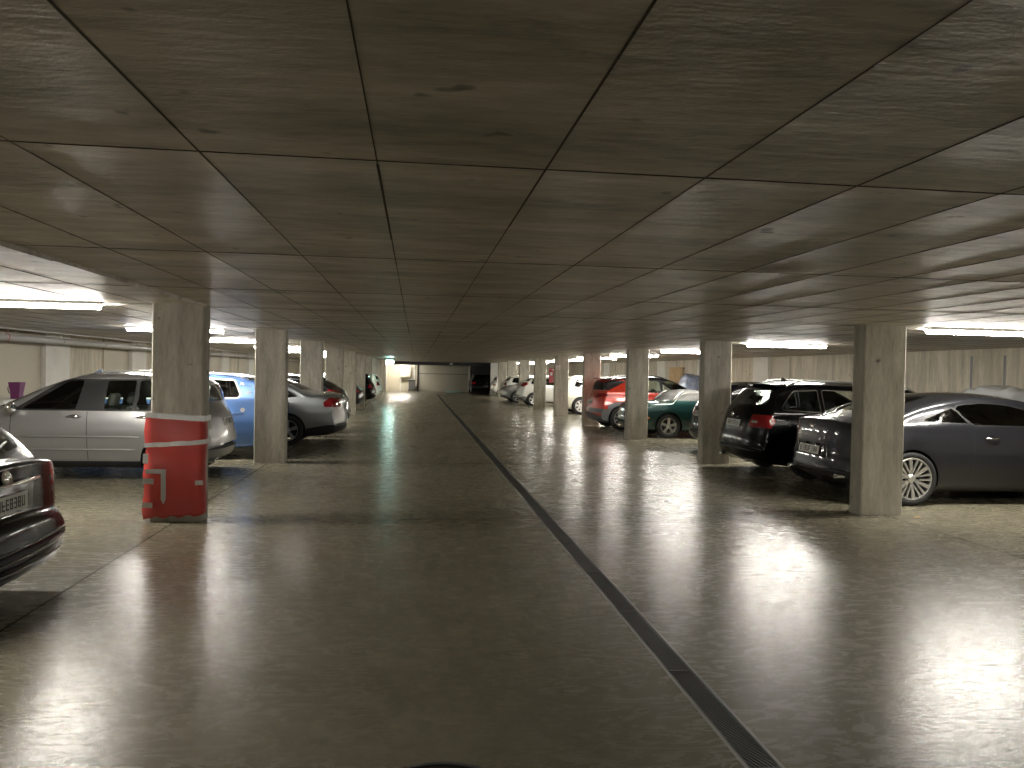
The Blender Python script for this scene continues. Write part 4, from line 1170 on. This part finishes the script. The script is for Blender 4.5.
# fluorescent fittings
def fitting(x, y, label, ln=1.5, group='fluorescent ceiling lights'):
    r = empty('ceiling_light', (x, y, CH)); tag(r, label, 'light', group)
    bm = bmesh.new(); box(bm, -ln/2-.03, ln/2+.03, -.085, .085, -.032, -.001, .005)
    obj('housing', bm, M['lamp_white'], r)
    bm = bmesh.new(); 
    pr = [(-.062, -.0325), (-.056, -.052), (-.034, -.074), (.034, -.074), (.056, -.052), (.062, -.0325)]
    a_ = [bm.verts.new((-ln/2, y_, z_)) for y_, z_ in pr]; b_ = [bm.verts.new((ln/2, y_, z_)) for y_, z_ in pr]
    for q in range(6): bm.faces.new((a_[q], a_[(q+1) % 6], b_[(q+1) % 6], b_[q]))
    bm.faces.new(a_[::-1]); bm.faces.new(b_); bmesh.ops.recalc_face_normals(bm, faces=bm.faces)
    obj('diffuser', bm, M['tube'], r)
    return r
LY = [3.29+5.04*k for k in range(10)]
RY = [3.49+5.04*k for k in range(10)]
for i, y in enumerate(LY):
    fitting(-3.975, y, ('glowing tube light on the ceiling over the left bays, %s from the camera' % ORD[i-1]) if i else 'tube light over the left bays level with the black estate, outside the picture')
for i, y in enumerate(RY):
    fitting(6.83, y, ('glowing tube light on the ceiling over the right bays, %s from the camera' % ORD[i-1]) if i else 'tube light over the right bays nearer than the dark coupe, outside the picture')
fitting(-1.15, 58.0, 'glowing tube light over the far end door', 1.5)
# short conduits between pillar heads and the fittings
def conduit(x0_, x1_, y, label):
    bm = bmesh.new(); tube(bm, [(x0_, y, CH-.013), (x1_, y, CH-.013)], .013, 8)
    tag(obj('conduit', bm, M['lamp_white'], None, True), label, 'pipe', 'short white conduits feeding the lights')
conduit(5.725, 6.05, 8.53, 'thin white conduit running from the nearest right pillar to its light')
conduit(5.725, 6.05, 13.57, 'thin white conduit running from the second right pillar to its light')
conduit(-3.19, -2.675, 8.33, 'thin white conduit running from the red-padded pillar to its light')

# pipes along the left wall
bm = bmesh.new(); tube(bm, [(-7.40, Y0+.01, 2.06), (-7.40, 53.6, 2.06)], .068, 16)
pp = tag(obj('ceiling_pipe', bm, M['pipe'], None, True), 'thick grey pipe running under the ceiling along the left wall', 'pipe')
for k in range(0, 22):
    y = 6.2 + 2.2*k
    bm = bmesh.new()
    for s_ in (0,):
        rr_ = lathe_y(bm, [(.070, -.015), (.074, -.015), (.074, .015), (.070, .015)], 16, closed=True)
    tube(bm, [(0, 0, .07), (0, 0, CH-2.06)], .006, 6)
    o = obj('pipe_clamp', bm, M['redsign'] if k in (4,) else M['galv'], pp, False, (-7.40, y, 2.06))
    if k == 4: o['label'] = 'red pipe clamp'
bm = bmesh.new(); tube(bm, [(-7.22, Y0+.01, CH-.024), (-7.22, 53.6, CH-.024)], .02, 8)
tag(obj('ceiling_pipe', bm, M['pipe'], None, True), 'thin grey pipe fixed to the ceiling beside the thick left pipe', 'pipe')

# drain channel: edge frame and its grates
r = empty('drain_channel', (0, DY0, 0)); tag(r, 'long narrow drainage channel frame set into the aisle floor', 'drain')
for xa, xb in ((DX0, DX0+.018), (DX1-.018, DX1)):
    bm = bmesh.new(); box(bm, xa, xb, 0, DY1-DY0, -.06, .003, .002, 1); obj('frame', bm, M['galv'], r)
bm = bmesh.new(); box(bm, DX0+.019, DX1-.019, .01, DY1-DY0-.01, -.115, -.075); obj('channel_shade_base', bm, M['tray'], r, False, (0, 0, 0))  # near-black base and sides paint the shade seen between the grate bars
for s_ in (DX0+.019, DX1-.021): boxobj('channel_shade_side', (s_, s_+.002, .01, DY1-DY0-.01, -.115, -.025), M['tray'], r)
GL = 1.035
def grate_mesh(fine=True):
    bm = bmesh.new(); w0, w1 = DX0+.022, DX1-.022; W2 = w1-w0; cx = (w0+w1)/2
    box(bm, -W2/2, -W2/2+.006, .004, GL-.004, -.022, -.001); box(bm, W2/2-.006, W2/2, .004, GL-.004, -.022, -.001)
    box(bm, -W2/2, W2/2, .003, .016, -.022, 0.001); box(bm, -W2/2, W2/2, GL-.012, GL-.003, -.022, -.001)
    dy = W2/math.tan(math.radians(20))
    n = int((GL+dy)/.052) if fine else 16
    for k in range(n+1):
        ya = -dy + (GL+dy)*k/n                 # bar from (-W2/2, ya+dy) to (W2/2, ya), clipped to the frame
        p = []
        for x, y in ((-W2/2, ya+dy), (W2/2, ya)): p.append([x, y])
        (xa, y1), (xb, y0) = p
        def at(y): return xa + (xb-xa)*(y1-y)/(y1-y0)
        lo, hi = max(y0, .012), min(y1, GL-.01)
        if hi - lo < .01: continue
        A, B = Vector((at(hi), hi)), Vector((at(lo), lo))
        d = (B-A).normalized(); nrm = Vector((-d.y, d.x))*.0034
        vs = []
        for z in (-.02, -.002):
            vs += [bm.verts.new((q.x, q.y, z)) for q in (A-nrm, B-nrm, B+nrm, A+nrm)]
        for q in ((0, 1, 5, 4), (1, 2, 6, 5), (2, 3, 7, 6), (3, 0, 4, 7), (4, 5, 6, 7)): bm.faces.new([vs[i] for i in q])
    bmesh.ops.recalc_face_normals(bm, faces=bm.faces)
    me = bpy.data.meshes.new('drain_grate'); bm.to_mesh(me); bm.free(); me.materials.append(M['grate'])
    return me
gm, gm2 = grate_mesh(True), grate_mesh(False)
ONES = ['', 'first', 'second', 'third', 'fourth', 'fifth', 'sixth', 'seventh', 'eighth', 'ninth', 'tenth', 'eleventh', 'twelfth', 'thirteenth', 'fourteenth', 'fifteenth', 'sixteenth', 'seventeenth', 'eighteenth', 'nineteenth']
TENS = {2: ('twentieth', 'twenty'), 3: ('thirtieth', 'thirty'), 4: ('fortieth', 'forty'), 5: ('fiftieth', 'fifty')}
def ordinal(n):
    if n < 20: return ONES[n]
    t, o_ = divmod(n, 10)
    return TENS[t][0] if o_ == 0 else TENS[t][1] + '-' + ONES[o_]
k = 0; y = 2.955; vis = 0
yy = [2.955 + GL*i for i in range(-2, 47)]
for i, y in enumerate(yy):
    if y + GL > DY1: break
    if y < 1.9: continue
    vis += 1
    o = bpy.data.objects.new('drain_grate', gm if y < 22 else gm2); COL.objects.link(o)
    o.location = ((DX0+DX1)/2, y, 0)
    n = vis - 1
    lab = 'dark slotted steel drain grate cut by the bottom edge of the picture' if n == 0 else \
          'dark slotted steel drain grate in the aisle, %s whole one from the camera' % ordinal(n)
    tag(o, lab, 'drain grate', 'drain grates down the aisle')

# round manhole cover just under the camera
bm = bmesh.new(); lathe_z(bm, [(.33, 0), (.33, .006), (.30, .012), (.29, .008), (.001, .010)], 40, (0, 0, 0))
tag(obj('manhole_cover', bm, M['black'], None, False, (.11, 2.79, 0)), 'black round cover on the floor at the bottom edge of the picture', 'cover')

# far end: door, boxes, shutter, gate, duct
r = empty('steel_door', (-.66, 59.19, 0)); tag(r, 'beige steel door in the bright end wall', 'door')
boxobj('door_leaf', (-.48, .48, -.05, 0, .01, 1.98), M['door'], r, .004)
for b in ((-.56, -.49, -.07, 0, 0, 2.04), (.49, .56, -.07, 0, 0, 2.04), (-.56, .56, -.07, 0, 1.985, 2.05)): boxobj('door_frame', b, M['lamp_white'], r)
boxobj('door_handle', (.36, .44, -.10, -.05, .98, 1.02), M['galv'], r, .004)
r = empty('wall_cabinet', (-.80, 59.1, 0)); tag(r, 'pale wall cabinet hanging beside the far end door', 'cabinet')
boxobj('cabinet_body', (-.38, .36, -.28, -.06, 1.06, 1.92), M['lamp_white'], r, .01)
boxobj('cabinet_door', (-.35, .33, -.30, -.281, 1.09, 1.89), M['beige'], r, .004)
boxobj('cabinet_handle', (.24, .28, -.325, -.301, 1.42, 1.55), M['galv'], r, .004)
r = empty('waste_bin', (-.30, 58.6, 0)); tag(r, 'grey waste bin standing under the wall cabinet at the far end', 'bin')
bm = bmesh.new()
box(bm, -.26, .26, -.28, .28, .08, .82, .03)
for v in bm.verts:
    k_ = .86 + .14*(v.co.z-.08)/.74; v.co.x *= k_; v.co.y *= k_
obj('bin_body', bm, M['clad'], r)
boxobj('bin_lid', (-.28, .28, -.30, .30, .825, .88), M['clad'], r, .02)
for s_ in (1, -1):
    bm = bmesh.new(); lathe_y(bm, [(.001, -.02), (.09, -.02), (.09, .02), (.001, .02)], 16)
    w_ = obj('bin_wheel', bm, M['rubber'], r, True, (s_*.24, .2, .09)); w_.rotation_euler = (0, 0, PI/2)
r = empty('roller_shutter', (2.1, 59.18, 0)); tag(r, 'wide pale roller shutter closing the end of the aisle', 'shutter')
bm = bmesh.new()
for k in range(20): box(bm, -1.9, 1.9, -.10, -.04, .03+.1*k, .125+.1*k, .012, 1)
obj('slat_curtain', bm, M['shutter'], r)
boxobj('dark_rail', (-1.9, 1.9, -.13, -.09, 1.33, 1.39), M['clad'], r)
for s_ in (-1, 1): boxobj('guide_rail', (s_*1.95-.06, s_*1.95+.06, -.16, 0, 0, CH-.01), M['black'] if s_ < 0 else M['lamp_white'], r)
r = empty('sliding_gate', (4.93, 58.4, 0)); tag(r, 'dark closed gate at the far right end of the aisle', 'gate')
bm = bmesh.new()
for k in range(8): box(bm, -.70+.175*k, -.53+.175*k, -.03, .03, .05, 2.0, .006, 1)
obj('gate_panel', bm, M['gate'], r)
for b in ((-.76, .76, -.04, .04, 2.0, 2.08), (-.76, .76, -.04, .04, 0.005, .06), (-.78, -.71, -.05, .05, 0.002, 2.1), (.71, .78, -.05, .05, 0.002, 2.1)): boxobj('gate_frame', b, M['black'], r)
r = empty('ventilation_duct', (2.7, 56.2, CH)); tag(r, 'black rectangular duct crossing under the ceiling at the aisle end', 'duct')
boxobj('duct_run', (-4.3, 3.0, -.25, .25, -.24, -.002), M['gate'], r, .01)
for k in range(5): boxobj('duct_flange', (-3.0+1.4*k, -2.95+1.4*k, -.27, .27, -.215, -.002), M['black'], r)
boxobj('emergency_lamp', (.1, .34, -.35, -.29, -.17, -.07), M['lamp_white'], None, .01, False, (2.3, 56.2, CH))
tag(bpy.data.objects['emergency_lamp'], 'small white unlit lamp box on the black duct at the aisle end', 'light')
for i, (xa, xb, y, z) in enumerate(((2.3, 3.4, 57.6, .0), (2.2, 2.9, 56.7, .0))):  # two pale teal bars low on the floor
    bm = bmesh.new(); box(bm, xa, xb, y-.08, y+.08, 0.0, .12, .03)
    tag(obj('floor_bar', bm, M['tealbar']), ['long', 'short'][i] + ' pale teal bar lying before the roller shutter', 'kerb block', 'teal bars before the shutter')

# lit exit sign
r = empty('exit_sign', (-1.36, 40.0, CH)); tag(r, 'glowing green exit sign hanging from the ceiling over the left aisle edge', 'sign')
boxobj('sign_panel', (-.19, .19, -.02, .02, -.36, -.14), M['exit'], r, .006)
for x in (-.12, .12):
    bm = bmesh.new(); tube(bm, [(x, 0, -.14), (x, 0, -.001)], .006, 6)
    obj('hanger', bm, M['galv'], r)
bm = bmesh.new()                                   # running figure, doorway and arrow
box(bm, .07, .15, -.026, -.021, -.33, -.17); 
lathe_pts = [(-.045, -.19)]
box(bm, -.06, -.03, -.026, -.021, -.20, -.17); box(bm, -.07, -.02, -.026, -.021, -.27, -.21); box(bm, -.10, -.05, -.026, -.021, -.30, -.27); box(bm, -.03, .0, -.026, -.021, -.33, -.27); box(bm, -.02, .03, -.026, -.021, -.25, -.23)
obj('pictogram', bm, M['exitwhite'], r)

# marks and red panel at the fifth right pillar
bm = bmesh.new()
for x in (5.25, 5.35):
    box(bm, x, x+.035, 28.563, 28.568, 1.72, 1.90); box(bm, x-.03, x, 28.563, 28.568, 1.83, 1.87)
tag(obj('number_sign', bm, M['signwhite']), 'pale bay number painted high on the fifth right pillar', 'sign')
r = empty('flag_sign', (5.19, 28.70, 1.5)); tag(r, 'red upright sign sticking out from the side of the fifth right pillar', 'sign')
boxobj('sign_panel', (-.20, -.02, -.012, .012, -.28, .28), M['redsign'], r, .004)
boxobj('bracket', (-.06, .006, -.02, .02, .20, .24), M['galv'], r)
boxobj('bracket', (-.06, .006, -.02, .02, -.24, -.20), M['galv'], r)
boxobj('white_band', (-.16, -.07, -.016, -.0125, .0, .12), M['signwhite'], r)

# things stored along the walls
r = empty('wooden_pallet', (XR_-.06, 31.6, 0)); tag(r, 'pale wooden slatted crate leaning upright against the right wall', 'crate')
for k in range(6): boxobj('slat', (-.03, -.005, -.8+.29*k, -.58+.29*k, 1.2, 1.95), M['wood'], r)
for z in (1.25, 1.58, 1.86): boxobj('batten', (-.0045, .05, -.82, .90, z, z+.08), M['wood'], r)
bm = bmesh.new(); box(bm, -.06, .04, -.8, .9, 0.0, 1.2); obj('cabinet_base', bm, M['beige'], r)
r = None
def heap(name, cx, cy, z0, sx, sy, sz, mat, label, cat, seed, base=True):
    rnd = random.Random(seed)
    bm = bmesh.new(); bmesh.ops.create_icosphere(bm, subdivisions=4, radius=1)
    ph = [rnd.uniform(0, 6.28) for _ in range(9)]
    for v in bm.verts:
        p = v.co.copy()
        n_ = .10*math.sin(5*p.x+ph[0])*math.sin(6*p.y+ph[1]) + .07*math.sin(11*p.z+ph[2]+4*p.x) + .05*math.sin(17*p.y+ph[3]+7*p.z) + .035*math.sin(29*p.x+ph[4]+13*p.y)
        p *= 1 + n_
        e = .55
        v.co = Vector((sx*math.copysign(abs(p.x)**e, p.x), sy*math.copysign(abs(p.y)**e, p.y), z0 + sz*(max(-.98, math.copysign(abs(p.z)**.7, p.z))+1)/2))
    mn = min(v.co.z for v in bm.verts)
    for v in bm.verts: v.co.z -= mn
    o = obj(name, bm, mat, None, True, (cx, cy, 0))
    return tag(o, label, cat)
heap('sheeted_stack', 10.40, 12.55, 0, .48, .85, 1.50, M['plasticwrap'], 'stack under crumpled clear sheeting beyond the dark coupe', 'covered stack', 5)
heap('sheeted_stack', 10.45, 28.4, 0, .38, .62, 1.66, M['bluebag'], 'blue and white sheeted stack against the far right wall', 'covered stack', 8)
# purple garden chair with things piled beside it, left wall
r = empty('shelf_unit', (-7.62, 15.35, 0)); tag(r, 'low pale cabinet against the left wall carrying the purple bucket', 'cabinet')
boxobj('carcass', (-.34, .34, -.62, .62, .02, .92), M['lamp_white'], r, .01)
boxobj('cabinet_door', (-.30, -.01, -.64, -.621, .08, .84), M['beige'], r, .004)
boxobj('cabinet_door', (.01, .30, -.64, -.621, .08, .84), M['beige'], r, .004)
r = empty('bucket', (-7.42, 15.45, .92)); tag(r, 'purple square bucket standing on a cabinet by the left wall', 'bucket')
bm = bmesh.new()
for (z0_, z1_, s0, s1) in ((.0, .11, .075, .08), (.11, .31, .08, .105)):
    a = [bm.verts.new((s0*sx_, s0*sy_, z0_)) for sx_, sy_ in ((-1, -1), (1, -1), (1, 1), (-1, 1))]
    b_ = [bm.verts.new((s1*sx_, s1*sy_, z1_)) for sx_, sy_ in ((-1, -1), (1, -1), (1, 1), (-1, 1))]
    for q in range(4): bm.faces.new((a[q], a[(q+1) % 4], b_[(q+1) % 4], b_[q]))
    if z0_ == 0: bm.faces.new(a[::-1])
bmesh.ops.recalc_face_normals(bm, faces=bm.faces)
o = obj('bucket_body', bm, M['purple'], r); md = o.modifiers.new('t', 'SOLIDIFY'); md.thickness = .006
bm = bmesh.new(); tube(bm, [(-.104, 0, .29), (-.14, 0, .26), (-.16, 0, .19), (-.14, 0, .11), (-.083, 0, .08)], .007, 6)
obj('bucket_handle', bm, M['black'], r, True)
heap('cloth_bundle', -7.80, 15.25, 0, .12, .16, .14, M['wood'], 'crumpled brown bundle beside the purple bucket on the cabinet', 'bundle', 2)
bpy.data.objects['cloth_bundle'].location.z = .92
# small dry leaf by the nearest right pillar
bm = bmesh.new(); v = [bm.verts.new(p) for p in [(-.05, 0, .004), (-.02, .022, .012), (.03, .018, .016), (.055, 0, .006), (.02, -.02, .012), (-.02, -.018, .008)]]
bm.faces.new(v)
o = obj('dry_leaf', bm, M['wood'], None, False, (5.80, 8.24, 0)); md = o.modifiers.new('t', 'SOLIDIFY'); md.thickness = .003
tag(o, 'pale dry leaf on the floor beside the nearest right pillar', 'leaf')

# ------------------------------------------------------------------ world, camera, view
w = bpy.data.worlds.new('world'); scene.world = w; w.use_nodes = True
w.node_tree.nodes['Background'].inputs[0].default_value = (.02, .019, .016, 1)
w.node_tree.nodes['Background'].inputs[1].default_value = 1.
yaw, pitch, roll = 0.12432279, 0.01537113, 0.01960934
cy, sy, cp, sp_ = math.cos(yaw), math.sin(yaw), math.cos(pitch), math.sin(pitch)
fwd = Vector((sy*cp, cy*cp, -sp_)); rt = Vector((cy, -sy, 0)); up = rt.cross(fwd)
r2 = rt*math.cos(roll) + up*math.sin(roll); u2 = up*math.cos(roll) - rt*math.sin(roll)
cam = bpy.data.cameras.new('camera'); co = bpy.data.objects.new('camera', cam); COL.objects.link(co)
mt = Matrix((( r2.x, u2.x, -fwd.x, 0), (r2.y, u2.y, -fwd.y, 0), (r2.z, u2.z, -fwd.z, 1.6), (0, 0, 0, 1)))
co.matrix_world = mt
cam.sensor_width = 36; cam.lens = 768.97/1024*36; cam.clip_end = 200; cam.clip_start = .05
scene.camera = co
vs = scene.view_settings
scene.display_settings.display_device = 'sRGB'
vs.view_transform = 'Standard'; vs.look = 'None'; vs.exposure = 2.0; vs.gamma = 1.0; vs.use_curve_mapping = False
cyc = scene.cycles
cyc.use_denoising = True
cyc.max_bounces = 10; cyc.diffuse_bounces = 6; cyc.glossy_bounces = 5; cyc.transparent_max_bounces = 12
cyc.sample_clamp_indirect = 8.0
cyc.caustics_reflective = True; cyc.blur_glossy = 1.0; cyc.caustics_refractive = False
